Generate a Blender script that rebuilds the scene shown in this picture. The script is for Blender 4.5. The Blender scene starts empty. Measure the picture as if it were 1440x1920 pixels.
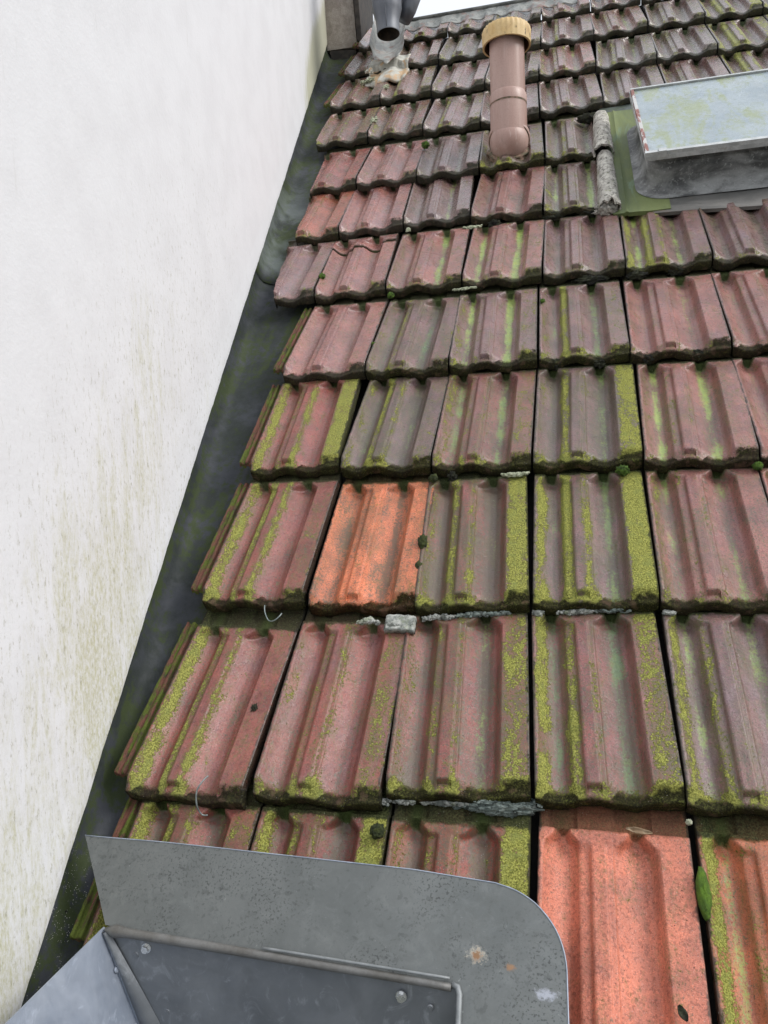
import bpy, math, random
import numpy as np
from mathutils import Vector, Matrix, noise as mn
random.seed(7)
TH = math.radians(45)
ST, CT = math.sin(TH), math.cos(TH)
W, L = 0.200, 0.3336
sc = bpy.context.scene
col = sc.collection
RT = Matrix(((1, 0, 0), (0, CT, -ST), (0, ST, CT)))          # roof frame (x, up-slope, normal) -> world

def roof(x, s, n=0.0):
    return RT @ Vector((x, s, n))

# ------------------------------------------------------------------ camera
Rm = np.array([[0.972205, 0.13826923, -0.18894192],
               [-0.02295479, -0.74681277, -0.66463807],
               [-0.23300323, 0.65050158, -0.72288117]])
cx, cy, cz = Vector(Rm[0]), -Vector(Rm[1]), -Vector(Rm[2])
cx, cy, cz = RT @ cx, RT @ cy, RT @ cz
cam = bpy.data.cameras.new('camera')
co = bpy.data.objects.new('camera', cam); col.objects.link(co)
M = Matrix((cx, cy, cz)).transposed().to_4x4()
M.translation = roof(0.05949383, -0.41920277, 1.09853293)
co.matrix_world = M
cam.sensor_fit = 'VERTICAL'; cam.sensor_height = 24; cam.sensor_width = 18
cam.lens = 24 * 1443 / 1920
cam.clip_start = 0.02; cam.clip_end = 500
sc.camera = co

# ------------------------------------------------------------------ sky, sun, exposure
w = bpy.data.worlds.new('World'); sc.world = w; w.use_nodes = True
nt = w.node_tree; nt.nodes.clear()
o = nt.nodes.new('ShaderNodeOutputWorld'); bg = nt.nodes.new('ShaderNodeBackground')
sky = nt.nodes.new('ShaderNodeTexSky'); sky.sky_type = 'NISHITA'; sky.sun_disc = False
SUN_EL, SUN_ROT = math.radians(42), math.radians(98)
sky.sun_elevation = SUN_EL; sky.sun_rotation = SUN_ROT
sky.dust_density = 4.0
mx = nt.nodes.new('ShaderNodeMix'); mx.data_type = 'RGBA'
mx.inputs[0].default_value = 0.8                                # overcast: grey-white cloud veil over the sky
nt.links.new(sky.outputs[0], mx.inputs[6]); mx.inputs[7].default_value = (9.6, 10.0, 10.6, 1)
tc = nt.nodes.new('ShaderNodeTexCoord'); sx = nt.nodes.new('ShaderNodeSeparateXYZ'); nt.links.new(tc.outputs['Generated'], sx.inputs[0])
mr = nt.nodes.new('ShaderNodeMapRange'); nt.links.new(sx.outputs[2], mr.inputs[0])   # overcast sky: about three times brighter overhead than at the horizon
mr.inputs[1].default_value = 0.0; mr.inputs[2].default_value = 1.0; mr.inputs[3].default_value = 0.55; mr.inputs[4].default_value = 1.65
vm = nt.nodes.new('ShaderNodeVectorMath'); vm.operation = 'SCALE'
nt.links.new(mx.outputs[2], vm.inputs[0]); nt.links.new(mr.outputs[0], vm.inputs['Scale'])
nt.links.new(vm.outputs[0], bg.inputs[0]); bg.inputs[1].default_value = 0.085
nt.links.new(bg.outputs[0], o.inputs[0])
sun = bpy.data.lights.new('sun', 'SUN'); sun.energy = 1.5; sun.angle = math.radians(26); sun.color = (1, .97, .93)
so = bpy.data.objects.new('sun', sun); col.objects.link(so)
sd = Vector((math.sin(SUN_ROT) * math.cos(SUN_EL), math.cos(SUN_ROT) * math.cos(SUN_EL), math.sin(SUN_EL)))
so.rotation_euler = sd.to_track_quat('Z', 'Y').to_euler()
sc.view_settings.view_transform = 'Standard'; sc.view_settings.look = 'None'
sc.view_settings.exposure = 0.40; sc.view_settings.gamma = 1

# ------------------------------------------------------------------ node helper
class NB:
    def __init__(s, name):
        s.m = bpy.data.materials.new(name); s.m.use_nodes = True
        s.t = s.m.node_tree; s.t.nodes.clear()
        s.out = s.t.nodes.new('ShaderNodeOutputMaterial')
        s.b = s.t.nodes.new('ShaderNodeBsdfPrincipled')
        s.t.links.new(s.b.outputs[0], s.out.inputs[0])
    def n(s, k, **p):
        x = s.t.nodes.new(k)
        for a, v in p.items(): setattr(x, a, v)
        return x
    def put(s, sock, v):
        if isinstance(v, bpy.types.NodeSocket): s.t.links.new(v, sock)
        elif v is not None:
            if isinstance(v, (tuple, list)) and len(v) == 3 and sock.type == 'RGBA': v = (*v, 1)
            sock.default_value = v
    def math(s, op, a, b=None, c=None, clamp=False):
        x = s.n('ShaderNodeMath', operation=op, use_clamp=clamp)
        s.put(x.inputs[0], a)
        if b is not None: s.put(x.inputs[1], b)
        if c is not None: s.put(x.inputs[2], c)
        return x.outputs[0]
    def mix(s, f, a, b, bt='MIX'):
        x = s.n('ShaderNodeMix', data_type='RGBA', blend_type=bt)
        s.put(x.inputs[0], f); s.put(x.inputs[6], a); s.put(x.inputs[7], b)
        return x.outputs[2]
    def ss(s, v, a, b, lo=0., hi=1.):
        x = s.n('ShaderNodeMapRange', interpolation_type='SMOOTHSTEP')
        s.put(x.inputs[0], v); s.put(x.inputs[1], a); s.put(x.inputs[2], b); s.put(x.inputs[3], lo); s.put(x.inputs[4], hi)
        return x.outputs[0]
    def coord(s, k='Object'):
        return s.n('ShaderNodeTexCoord').outputs[k]
    def sca(s, v, sc, rot=(0, 0, 0)):
        x = s.n('ShaderNodeMapping'); s.put(x.inputs[0], v); x.inputs[3].default_value = sc; x.inputs[2].default_value = rot
        return x.outputs[0]
    def noise(s, v, scale, det=4, rough=.55, dist=0.):
        x = s.n('ShaderNodeTexNoise'); s.put(x.inputs['Vector'], v)
        x.inputs['Scale'].default_value = scale; x.inputs['Detail'].default_value = det
        x.inputs['Roughness'].default_value = rough; x.inputs['Distortion'].default_value = dist
        return x.outputs[0]
    def vor(s, v, scale, feat='F1'):
        x = s.n('ShaderNodeTexVoronoi', feature=feat); s.put(x.inputs['Vector'], v); x.inputs['Scale'].default_value = scale
        return x.outputs[0]
    def vmath(s, op, a, b):
        x = s.n('ShaderNodeVectorMath', operation=op); s.put(x.inputs[0], a); s.put(x.inputs[1], b)
        return x.outputs['Value'] if op == 'DOT_PRODUCT' else x.outputs[0]
    def sep(s, v):
        x = s.n('ShaderNodeSeparateXYZ'); s.put(x.inputs[0], v); return x.outputs
    def attr(s, name, t='GEOMETRY'):
        x = s.n('ShaderNodeAttribute', attribute_type=t, attribute_name=name); return x.outputs
    def bump(s, h, st=.5, dist=.002, nrm=None):
        x = s.n('ShaderNodeBump'); s.put(x.inputs['Height'], h); x.inputs['Strength'].default_value = st
        x.inputs['Distance'].default_value = dist
        if nrm is not None: s.put(x.inputs['Normal'], nrm)
        return x.outputs[0]
    def fin(s, c, rough=.8, nrm=None, metal=0., spec=.5):
        s.put(s.b.inputs['Base Color'], c); s.put(s.b.inputs['Roughness'], rough); s.put(s.b.inputs['Metallic'], metal)
        s.put(s.b.inputs['Specular IOR Level'], spec)
        if nrm is not None: s.put(s.b.inputs['Normal'], nrm)
        return s.m

def offco(b):
    oi = b.n('ShaderNodeObjectInfo')
    cv = b.n('ShaderNodeCombineXYZ')
    r = oi.outputs['Random']
    b.put(cv.inputs[0], b.math('MULTIPLY', r, 31.7)); b.put(cv.inputs[1], b.math('MULTIPLY', r, 17.3)); b.put(cv.inputs[2], b.math('MULTIPLY', r, 53.1))
    return b.vmath('ADD', b.coord(), cv.outputs[0]), oi

# ------------------------------------------------------------------ tile material
def tile_material():
    b = NB('fired_clay_tile')
    P, oi = offco(b)
    z1, z2, z3 = b.attr('z1')[1], b.attr('z2')[1], b.attr('z3')[1]
    m1, m2, m3 = b.attr('m1', 'OBJECT')[1], b.attr('m2', 'OBJECT')[1], b.attr('m3', 'OBJECT')[1]
    p4 = b.sep(b.attr('m4', 'OBJECT')[1])                  # teal, gloss, violet
    p2 = b.sep(m2)
    zz2, zz3 = b.sep(z2), b.sep(z3)
    base = oi.outputs['Color']
    nbig = b.noise(P, 14, 3); nmid = b.noise(P, 70, 5, .6); nfine = b.noise(P, 420, 4, .7)
    streak = b.noise(b.sca(P, (1, .16, 1)), 75, 5, .6)
    streak2 = b.noise(b.sca(P, (1, .22, 1)), 38, 5, .65, .3)
    gran = b.noise(P, 900, 3, .7)
    grain = b.math('ADD', b.math('MULTIPLY', b.noise(P, 235, 2, .6), .6), b.math('MULTIPLY', b.noise(P, 600, 2, .6), .4))
    grain2 = b.math('ADD', b.math('MULTIPLY', b.noise(b.vmath('ADD', P, (5., 2., 1.)), 210, 2, .6), .6), b.math('MULTIPLY', b.noise(P, 560, 2, .6), .4))
    # body colour: lighter rubbed ribs, violet weathering, fine speckle
    base = b.mix(1., base, (1.06, .84, .80), 'MULTIPLY')
    c = b.mix(b.ss(nbig, .38, .62), b.mix(1., base, (1.06, 1.03, 1.), 'MULTIPLY'), b.mix(1., base, (.74, .76, .80), 'MULTIPLY'))
    viol = b.math('MULTIPLY', b.ss(streak2, .42, .66), p4[2])
    c = b.mix(viol, c, (.215, .150, .165))
    c = b.mix(b.math('MULTIPLY', b.ss(nmid, .5, .75), .55), c, b.mix(1., base, (1.25, 1.18, 1.12), 'MULTIPLY'))
    c = b.mix(b.math('MULTIPLY', b.ss(grain2, .52, .58), .62), c, b.mix(1., c, (.42, .41, .42), 'MULTIPLY'))
    c = b.mix(b.math('MULTIPLY', b.ss(grain, .54, .61), .62), c, b.mix(1., c, (1.5, 1.45, 1.42), 'MULTIPLY'))
    c = b.mix(b.math('MULTIPLY', b.ss(gran, .50, .72), .55), c, b.mix(1., c, (.45, .46, .46), 'MULTIPLY'))
    c = b.mix(b.math('MULTIPLY', b.ss(b.noise(P, 700, 2, .6), .64, .72), .45), c, (.55, .46, .42))
    # dark grime film: patches and long streaks, heaviest in the troughs
    trough = b.math('MAXIMUM', zz3[0], zz3[1])
    gcov = b.math('MULTIPLY', b.math('ADD', p2[2], .05), b.math('ADD', .65, b.math('MULTIPLY', trough, .6)))
    gn = b.math('ADD', b.math('MULTIPLY', streak2, .9), b.math('MULTIPLY', grain2, 1.7))
    gn = b.math('SUBTRACT', gn, .80)
    g = b.ss(b.math('SUBTRACT', b.math('ADD', gcov, .16), gn), -.10, .14)
    c = b.mix(b.math('MULTIPLY', g, .80), c, b.mix(nmid, (.045, .045, .030), (.105, .100, .075)))
    # soft olive film of algae and soot that comes and goes
    film = b.math('ADD', b.math('MULTIPLY', b.noise(b.sca(P, (1, .4, 1)), 17, 5, .7, .6), .9), b.math('MULTIPLY', grain, .9))
    fa = b.ss(b.math('ADD', film, b.math('MULTIPLY', trough, .07)), .88, 1.02)
    c = b.mix(b.math('MULTIPLY', b.math('MULTIPLY', fa, b.math('MULTIPLY', p2[2], 2.3), clamp=True), .55), c, b.mix(nmid, (.055, .048, .030), (.110, .092, .050)))
    # pits
    pit = b.ss(b.vor(b.vmath('ADD', P, (3.1, 1.7, .3)), 120), .10, .05)
    pit = b.math('MULTIPLY', pit, b.ss(b.noise(P, 33, 2), .50, .56))
    c = b.mix(b.math('MULTIPLY', pit, .8), c, (.03, .03, .027))
    # green algae in the troughs
    gr = b.math('ADD', b.math('MULTIPLY', zz3[0], b.sep(m3)[0]), b.math('MULTIPLY', zz3[1], b.sep(m3)[1]))
    gr = b.math('MULTIPLY', gr, b.ss(b.noise(P, 10, 3, .6), .36, .60, .62, 1.2))
    gnn = b.math('ADD', b.math('ADD', b.math('MULTIPLY', streak, .45), b.math('MULTIPLY', nbig, .30)), b.math('MULTIPLY', grain2, .60))
    gnn = b.math('ADD', b.math('MULTIPLY', b.math('SUBTRACT', gnn, .675), 1.9), .5)
    gm = b.ss(b.math('SUBTRACT', gr, gnn), -.26, .18)
    gr = b.math('MULTIPLY', gr, 1.38)
    gcol = b.mix(p4[0], (.27, .37, .09), (.070, .125, .075))
    gcol = b.mix(b.ss(nmid, .4, .7), gcol, b.mix(1., gcol, (1.35, 1.2, .9), 'MULTIPLY'))
    c = b.mix(b.math('MULTIPLY', gm, .92), c, gcol)
    # yellow crust lichen on ribs and slopes
    yc = b.math('ADD', b.vmath('DOT_PRODUCT', z1, m1), b.math('ADD', b.math('MULTIPLY', zz2[0], p2[0]), b.math('MULTIPLY', b.math('MULTIPLY', zz2[1], b.math('ADD', b.math('MULTIPLY', zz2[0], .30), .50)), p2[1])))
    yc = b.math('MULTIPLY', yc, b.ss(b.noise(P, 11, 3, .6), .36, .62, .78, 1.16))
    yn = b.math('ADD', b.math('MULTIPLY', b.noise(b.sca(P, (1, .5, 1)), 34, 6, .72, 1.2), .85), b.math('MULTIPLY', grain, .85))
    yn = b.math('ADD', b.math('MULTIPLY', b.math('SUBTRACT', yn, .85), 2.1), .50)
    ycr = b.math('SUBTRACT', yc, yn)
    ym = b.ss(ycr, -.09, .05)
    c = b.mix(b.math('MULTIPLY', b.ss(ycr, -.50, -.02), .50), c, b.mix(grain, (.07, .075, .025), (.20, .20, .07)))     # thin green-brown film round the crust
    ycol = b.mix(b.ss(nfine, .35, .7), (.11, .115, .028), (.46, .46, .12))
    ycol = b.mix(b.math('MULTIPLY', b.ss(nmid, .45, .7), .6), ycol, (.21, .235, .075))
    c = b.mix(ym, c, ycol)
    # head: dark wet dirt and green moss where the next tile overlaps, plus painted shade in the crack
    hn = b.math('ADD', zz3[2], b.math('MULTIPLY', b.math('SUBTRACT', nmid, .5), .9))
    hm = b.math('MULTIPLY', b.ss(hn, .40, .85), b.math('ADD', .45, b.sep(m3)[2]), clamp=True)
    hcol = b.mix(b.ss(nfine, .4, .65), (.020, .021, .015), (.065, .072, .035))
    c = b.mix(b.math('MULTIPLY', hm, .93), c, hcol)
    hg = b.math('MULTIPLY', b.ss(b.math('ADD', b.math('MULTIPLY', zz3[2], .6), b.math('SUBTRACT', nmid, .62)), -.02, .22), b.sep(m3)[2])
    c = b.mix(b.math('MULTIPLY', b.math('MULTIPLY', hg, b.math('ADD', .1, trough)), .7, clamp=True), c, (.085, .13, .035))
    # sooty dirt along both long edges, in the joints
    xo = b.sep(b.coord())[0]
    jd = b.math('MINIMUM', b.math('SUBTRACT', xo, .0012), b.math('SUBTRACT', .1984, xo))
    jm = b.ss(b.math('SUBTRACT', jd, b.math('MULTIPLY', b.math('SUBTRACT', nmid, .42), .014)), .0036, .0002)
    c = b.mix(b.math('MULTIPLY', jm, .85), c, (.030, .029, .022))
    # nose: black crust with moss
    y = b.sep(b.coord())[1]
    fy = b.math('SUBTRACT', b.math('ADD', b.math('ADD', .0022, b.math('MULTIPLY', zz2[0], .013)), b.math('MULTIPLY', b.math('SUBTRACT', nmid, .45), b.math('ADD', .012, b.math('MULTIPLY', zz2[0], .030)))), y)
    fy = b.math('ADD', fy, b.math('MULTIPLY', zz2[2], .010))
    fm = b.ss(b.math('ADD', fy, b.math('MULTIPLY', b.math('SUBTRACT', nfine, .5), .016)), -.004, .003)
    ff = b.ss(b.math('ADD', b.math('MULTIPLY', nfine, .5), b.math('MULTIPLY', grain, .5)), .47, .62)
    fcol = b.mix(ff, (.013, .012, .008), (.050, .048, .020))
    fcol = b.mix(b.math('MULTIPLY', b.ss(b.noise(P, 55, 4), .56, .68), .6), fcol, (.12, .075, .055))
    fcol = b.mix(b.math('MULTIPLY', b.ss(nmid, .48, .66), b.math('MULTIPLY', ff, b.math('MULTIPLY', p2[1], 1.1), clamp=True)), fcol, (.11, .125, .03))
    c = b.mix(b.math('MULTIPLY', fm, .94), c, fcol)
    # tiny pale flecks
    fl = b.math('MULTIPLY', b.ss(b.vor(P, 260), .13, .06), b.ss(b.noise(P, 60, 2), .50, .60))
    c = b.mix(b.math('MULTIPLY', fl, .7), c, (.55, .55, .48))
    soft = b.math('MAXIMUM', b.math('MAXIMUM', ym, fm), hm)
    rough = b.math('ADD', b.ss(nmid, .3, .7, .32, .52), b.math('MULTIPLY', soft, .35))
    rough = b.math('SUBTRACT', rough, b.math('MULTIPLY', p4[1], .26), clamp=True)
    rough = b.math('MAXIMUM', rough, .16)
    hgt = b.math('ADD', b.math('MULTIPLY', nfine, .45), b.math('MULTIPLY', grain, .5))
    hgt = b.math('ADD', hgt, b.math('MULTIPLY', soft, b.math('ADD', .5, b.math('MULTIPLY', b.noise(P, 300, 3, .8), 1.6))))
    hgt = b.math('SUBTRACT', hgt, b.math('MULTIPLY', pit, 1.5))
    nrm = b.bump(hgt, .75, .0020, b.bump(nmid, .5, .0022))
    spec = b.math('SUBTRACT', b.math('ADD', .42, b.math('MULTIPLY', p4[1], .62)), b.math('MULTIPLY', soft, .5), clamp=True)
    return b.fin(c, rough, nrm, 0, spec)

def simple(name, c1, c2, scale=40, rough=.8, metal=0., bump=.3, bd=.001, spots=None, stretch=(1, 1, 1), fine=300, spec=.5, lo=.35, hi=.65):
    b = NB(name); P, oi = offco(b); Q = b.sca(P, stretch)
    n1 = b.noise(Q, scale, 5, .62, .3); n2 = b.noise(P, fine, 4, .7)
    c = b.mix(b.ss(n1, lo, hi), c1, c2)
    c = b.mix(b.math('MULTIPLY', b.ss(n2, .45, .7), .35), c, b.mix(1., c, (.6, .6, .6), 'MULTIPLY'))
    for (sc_, lo_, hi_, k, cc, st) in (spots or []):
        c = b.mix(b.math('MULTIPLY', b.ss(b.noise(b.sca(P, st), sc_, 5, .65, .4), lo_, hi_), k), c, cc)
    rg = b.ss(n1, .3, .7, max(rough - .12, .05), min(rough + .1, 1))
    return b.fin(c, rg, b.bump(b.math('ADD', n2, b.math('MULTIPLY', n1, .8)), bump, bd), metal, spec)

MT = tile_material()
S1 = (1, 1, 1)
MAT = {}
MAT['moss'] = simple('moss', (.035, .075, .008), (.10, .19, .018), 120, .95, bump=1, bd=.003, fine=900)
MAT['moss_dark'] = simple('dark_moss', (.018, .028, .006), (.06, .075, .015), 120, .95, bump=1, bd=.003, fine=900)
MAT['mortar'] = simple('mortar', (.20, .22, .20), (.55, .56, .52), 90, .95, bump=.9, bd=.003, spots=[(70, .52, .62, .8, (.05, .055, .045), S1), (40, .56, .66, .4, (.19, .24, .09), S1)], fine=500)
MAT['mortar_teal'] = simple('grey_green_mortar', (.13, .165, .15), (.30, .35, .32), 60, .95, bump=.9, bd=.003, spots=[(90, .55, .65, .8, (.035, .04, .035), S1)], fine=500)
MAT['lichen'] = simple('pale_lichen', (.30, .34, .22), (.60, .62, .46), 150, .95, bump=1, bd=.003, fine=700)
MAT['grub'] = simple('dark_grime_and_hole', (.010, .010, .008), (.05, .055, .03), 60, .95, bump=1, bd=.004, fine=500)
MAT['deck'] = simple('roof_underlay', (.012, .012, .012), (.03, .028, .025), 20, .95)
MAT['steel'] = simple('steel', (.60, .61, .61), (.75, .76, .76), 60, .28, metal=.8, bump=.05)
MAT['wire'] = simple('galvanised_wire', (.16, .20, .20), (.30, .34, .34), 90, .5, metal=.5)
MAT['ground'] = simple('ground', (.05, .06, .035), (.09, .09, .07), .6, .95)

def wall_material():
    b = NB('white_render'); P = b.coord()
    n1 = b.noise(P, 9, 4, .6); fine = b.noise(P, 260, 4, .65); grit = b.noise(P, 90, 4, .6)
    S = b.sca(P, (1, 1, .22))
    st = b.noise(S, 34, 7, .78, .5); big = b.noise(b.sca(P, (1, 1, .5)), 3.1, 3, .55)
    z = b.sep(P)
    c = b.mix(b.ss(n1, .35, .7), (.775, .785, .81), (.735, .742, .765))
    # height above the raked foot of the wall along local z minus slope of the roof
    hgt = b.math('SUBTRACT', z[2], z[1])
    low = b.ss(hgt, 1.1, .1)
    front = b.ss(z[1], 1.35, .1)
    cov = b.math('MULTIPLY', low, front)
    dn = b.math('ADD', b.math('MULTIPLY', st, .6), b.math('MULTIPLY', big, .55))
    dm = b.ss(b.math('SUBTRACT', b.math('ADD', b.math('MULTIPLY', cov, .43), .215), b.math('SUBTRACT', dn, .02)), -.06, .16)
    dm = b.math('MULTIPLY', dm, b.ss(b.noise(b.sca(P, (1, 1, .5)), 150, 5, .8), .38, .62, .25, 1.))
    c = b.mix(b.math('MULTIPLY', dm, .78), c, (.46, .45, .24))
    speck = b.math('MULTIPLY', b.ss(b.noise(b.sca(P, (1, 1, .45)), 120, 6, .8), .53, .70), b.ss(b.math('ADD', cov, b.math('MULTIPLY', b.math('SUBTRACT', st, .5), 1.2)), .12, .75))
    c = b.mix(b.math('MULTIPLY', speck, .75), c, (.26, .25, .15))
    faint = b.ss(b.noise(b.sca(P, (1, 1, .06)), 60, 5, .75), .60, .74)
    faint = b.math('MULTIPLY', faint, b.ss(b.noise(P, 2.3, 3, .6), .42, .6))
    c = b.mix(b.math('MULTIPLY', faint, .30), c, (.42, .41, .33))
    # algae band under the eave at the far end
    far = b.ss(z[1], 1.65, 2.15)
    lowf = b.ss(hgt, .38, .0)
    fm = b.ss(b.math('SUBTRACT', b.math('MULTIPLY', far, lowf), b.math('MULTIPLY', st, .75)), -.12, .25)
    c = b.mix(b.math('MULTIPLY', fm, .62), c, (.38, .38, .16))
    c = b.mix(b.math('MULTIPLY', b.ss(z[1], 1.6, 2.7), .25), c, (.55, .52, .49))
    h = b.math('ADD', b.math('MULTIPLY', fine, .4), grit)
    return b.fin(c, .9, b.bump(h, .30, .0020, b.bump(b.noise(P, 3, 3), .12, .02)), 0, .25)
MAT['wall'] = wall_material()

def flashing_material():
    b = NB('black_flashing'); P = b.coord(); x = b.sep(P)
    n1 = b.noise(P, 9, 5, .6, .4); n2 = b.noise(P, 60, 5, .7); f = b.noise(P, 500, 3, .7)
    c = b.mix(b.ss(n1, .4, .62), (.026, .032, .030), (.046, .051, .060))
    g = b.math('MULTIPLY', b.ss(b.math('ADD', b.math('MULTIPLY', b.noise(b.sca(P, (1, .35, 1)), 11, 5, .65, .8), .6), b.math('MULTIPLY', n2, .4)), .475, .56), .85)
    c = b.mix(g, c, (.040, .056, .018))
    lg = b.math('MULTIPLY', b.ss(x[1], .32, .38), b.ss(x[1], 1.1, .6))
    c = b.mix(b.math('MULTIPLY', b.math('MULTIPLY', lg, b.ss(n1, .34, .60)), .7), c, (.15, .175, .165))
    c = b.mix(b.math('MULTIPLY', b.ss(f, .60, .70), .12), c, (.16, .17, .14))
    wd = b.math('MULTIPLY', b.ss(b.vor(P, 330), .20, .12), b.math('MULTIPLY', b.ss(x[1], -1.28, -1.36), b.ss(b.noise(P, 40, 2), .46, .6)))
    c = b.mix(wd, c, (.55, .56, .50))
    return b.fin(c, b.ss(n2, .3, .7, .55, .8), b.bump(b.math('ADD', f, n2), .35, .0015), 0, .25)
MAT['flash'] = flashing_material()

def zinc_material(name, c1, c2, spots=True, rust=None, rough=.5, metal=.35):
    # weathered sheet metal: mottled patina, fine spots or wiped scratches, optional stains
    b = NB(name); P = b.coord()
    n1 = b.noise(P, 12, 4, .6, .6); n2 = b.noise(P, 55, 5, .7, .3); f = b.noise(P, 700, 3, .6)
    c = b.mix(b.ss(n1, .3, .7), c1, c2)
    if spots:
        s1 = b.math('MULTIPLY', b.ss(b.noise(P, 115, 3, .5, .3), .57, .63), b.ss(b.noise(P, 22, 4, .6), .42, .58))
        c = b.mix(b.math('MULTIPLY', s1, .40), c, tuple(.5 * a for a in c1))
        s2 = b.math('MULTIPLY', b.ss(b.noise(P, 290, 3, .55), .55, .63), b.ss(b.noise(P, 13, 4, .6), .40, .60))
        c = b.mix(b.math('MULTIPLY', b.ss(b.noise(P, 38, 6, .75, .5), .48, .66), .3), c, tuple(1.3 * a for a in c2))
        c = b.mix(b.math('MULTIPLY', s2, .8), c, tuple(.48 * a for a in c1))
        c = b.mix(b.math('MULTIPLY', b.ss(b.noise(P, 130, 4, .75), .66, .74), .35), c, (.42, .44, .44))
    else:
        wisp = b.ss(b.noise(b.sca(P, (1, .5, 1)), 24, 6, .7, 2.2), .52, .72)
        c = b.mix(b.math('MULTIPLY', wisp, .45), c, tuple(min(1, 1.8 * a + .02) for a in c2))
        c = b.mix(b.math('MULTIPLY', b.ss(b.noise(P, 7, 3, .6, 1.), .5, .7), .4), c, tuple(.6 * a for a in c1))
    if rust:
        for (rx, ry, rr, cc, k, sx) in rust:
            d = b.vmath('SUBTRACT', P, (rx, ry, 0)); d = b.sca(d, (1. / sx, 1, 0))
            ln = b.n('ShaderNodeVectorMath', operation='LENGTH'); b.put(ln.inputs[0], d)
            r = b.math('ADD', ln.outputs['Value'], b.math('MULTIPLY', b.math('SUBTRACT', b.noise(P, 170, 5, .8), .5), rr * 2.6))
            c = b.mix(b.math('MULTIPLY', b.ss(r, rr, rr * .35), k), c, cc)
    return b.fin(c, b.ss(n2, .3, .7, rough - .12, rough + .12), b.bump(b.math('ADD', b.math('MULTIPLY', f, .3), n1), .25, .0015), metal, .5)
MAT['plate'] = zinc_material('weathered_zinc', (.118, .128, .126), (.150, .160, .157), True,
    [(-.060, -.198, .0100, (.50, .46, .38), .85, 1.3), (-.060, -.199, .0075, (.22, .105, .04), .9, 1.2), (-.020, -.208, .0055, (.30, .17, .09), .85, 1.3), (.022, -.232, .0065, (.42, .44, .50), .75, 2.6)])
MAT['zinc_dark'] = zinc_material('shaded_scratched_zinc', (.16, .172, .185), (.215, .228, .242), False, None, .42, .4)  # darker zinc copy: the back panel's shade is put into its colour
MAT['zinc_light'] = zinc_material('bright_sky_lit_zinc', (.25, .29, .36), (.36, .40, .47), False, None, .45, .35)  # paler, bluer zinc copy: skylight on the side panel put into its colour
MAT['zinc_soft'] = simple('soft_zinc_edge', (.19, .205, .21), (.27, .285, .29), 30, .5, metal=.3, bump=.2)
MAT['zinc_fold'] = simple('dull_zinc_fold', (.12, .115, .105), (.18, .18, .175), 18, .5, metal=.3, bump=.3)
MAT['downpipe'] = simple('grey_zinc_pipe', (.10, .11, .13), (.17, .18, .20), 18, .45, metal=.3, bump=.1, stretch=(1, 1, .2))
MAT['pipe_in'] = simple('dark_pipe_inside', (.02, .017, .014), (.07, .05, .035), 40, .9)  # bore coloured near-black brown
MAT['lead'] = simple('pale_lead', (.30, .31, .30), (.50, .51, .48), 35, .6, metal=.15, bump=.4, bd=.003, spots=[(16, .54, .64, .6, (.30, .16, .12), S1), (60, .6, .7, .6, (.10, .11, .08), S1)])
MAT['ridge_lead'] = simple('dull_ridge_lead', (.15, .16, .155), (.34, .35, .33), 30, .6, metal=.1, bump=.4, bd=.003, spots=[(16, .54, .64, .6, (.26, .13, .10), S1), (60, .56, .68, .8, (.05, .055, .04), S1)])
MAT['lead_dark'] = simple('dark_ridge_trim', (.05, .055, .05), (.16, .165, .15), 25, .7, bump=.3)
MAT['eave'] = simple('stained_render', (.26, .225, .195), (.38, .34, .30), 30, .95, bump=.7, bd=.004, fine=160)
MAT['eave_dark'] = simple('dark_fascia', (.02, .018, .016), (.07, .06, .052), 30, .9, bump=.4)
MAT['pvc'] = simple('brown_pink_plastic', (.40, .255, .215), (.48, .33, .285), 14, .42, bump=.12, stretch=(1, 1, .15), spots=[(50, .58, .70, .5, (.58, .47, .42), (1, 1, .08)), (40, .56, .70, .45, (.24, .16, .12), (1, 1, .12)), (90, .64, .72, .6, (.10, .08, .055), S1)])
MAT['pvc_moss'] = simple('mossy_plastic', (.07, .07, .03), (.30, .19, .14), 70, .8, bump=.5)
MAT['cap'] = simple('yellowed_plastic', (.62, .42, .17), (.68, .50, .25), 25, .5, bump=.2, spots=[(60, .58, .68, .9, (.035, .03, .015), (1, 1, .5)), (20, .55, .7, .5, (.33, .17, .06), S1)])
MAT['cap_in'] = simple('dark_cap_underside', (.05, .03, .02), (.16, .08, .035), 60, .8)  # darker brown for the inner faces of the cap
def glass_material():
    b = NB('algae_stained_glazing'); P = b.coord()
    n = b.noise(b.sca(P, (1, .3, 1)), 13, 5, .6, .8); n2 = b.noise(P, 90, 5, .75); f = b.noise(P, 420, 3, .7)
    c = b.mix(b.ss(b.noise(P, 8, 3), .3, .7), (.22, .275, .31), (.31, .365, .39))
    dots = b.ss(b.math('ADD', b.math('MULTIPLY', n2, .6), b.math('MULTIPLY', f, .4)), .50, .60)
    c = b.mix(b.math('MULTIPLY', dots, .45), c, (.20, .24, .25))
    g = b.ss(b.math('ADD', b.math('MULTIPLY', n, .7), b.math('MULTIPLY', n2, .3)), .46, .58)
    c = b.mix(b.math('MULTIPLY', g, .72), c, (.24, .28, .10))
    c = b.mix(b.math('MULTIPLY', b.ss(b.noise(b.sca(P, (1, .5, 1)), 30, 5, .7), .5, .68), .45), c, (.30, .33, .33))
    return b.fin(c, b.ss(n2, .3, .7, .18, .45), b.bump(f, .25, .001), 0, .6)
MAT['glass'] = glass_material()
MAT['lid_frame'] = simple('white_painted_frame', (.38, .40, .40), (.56, .58, .58), 30, .45, bump=.15, spots=[(60, .6, .7, .5, (.25, .22, .18), S1)])
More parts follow.
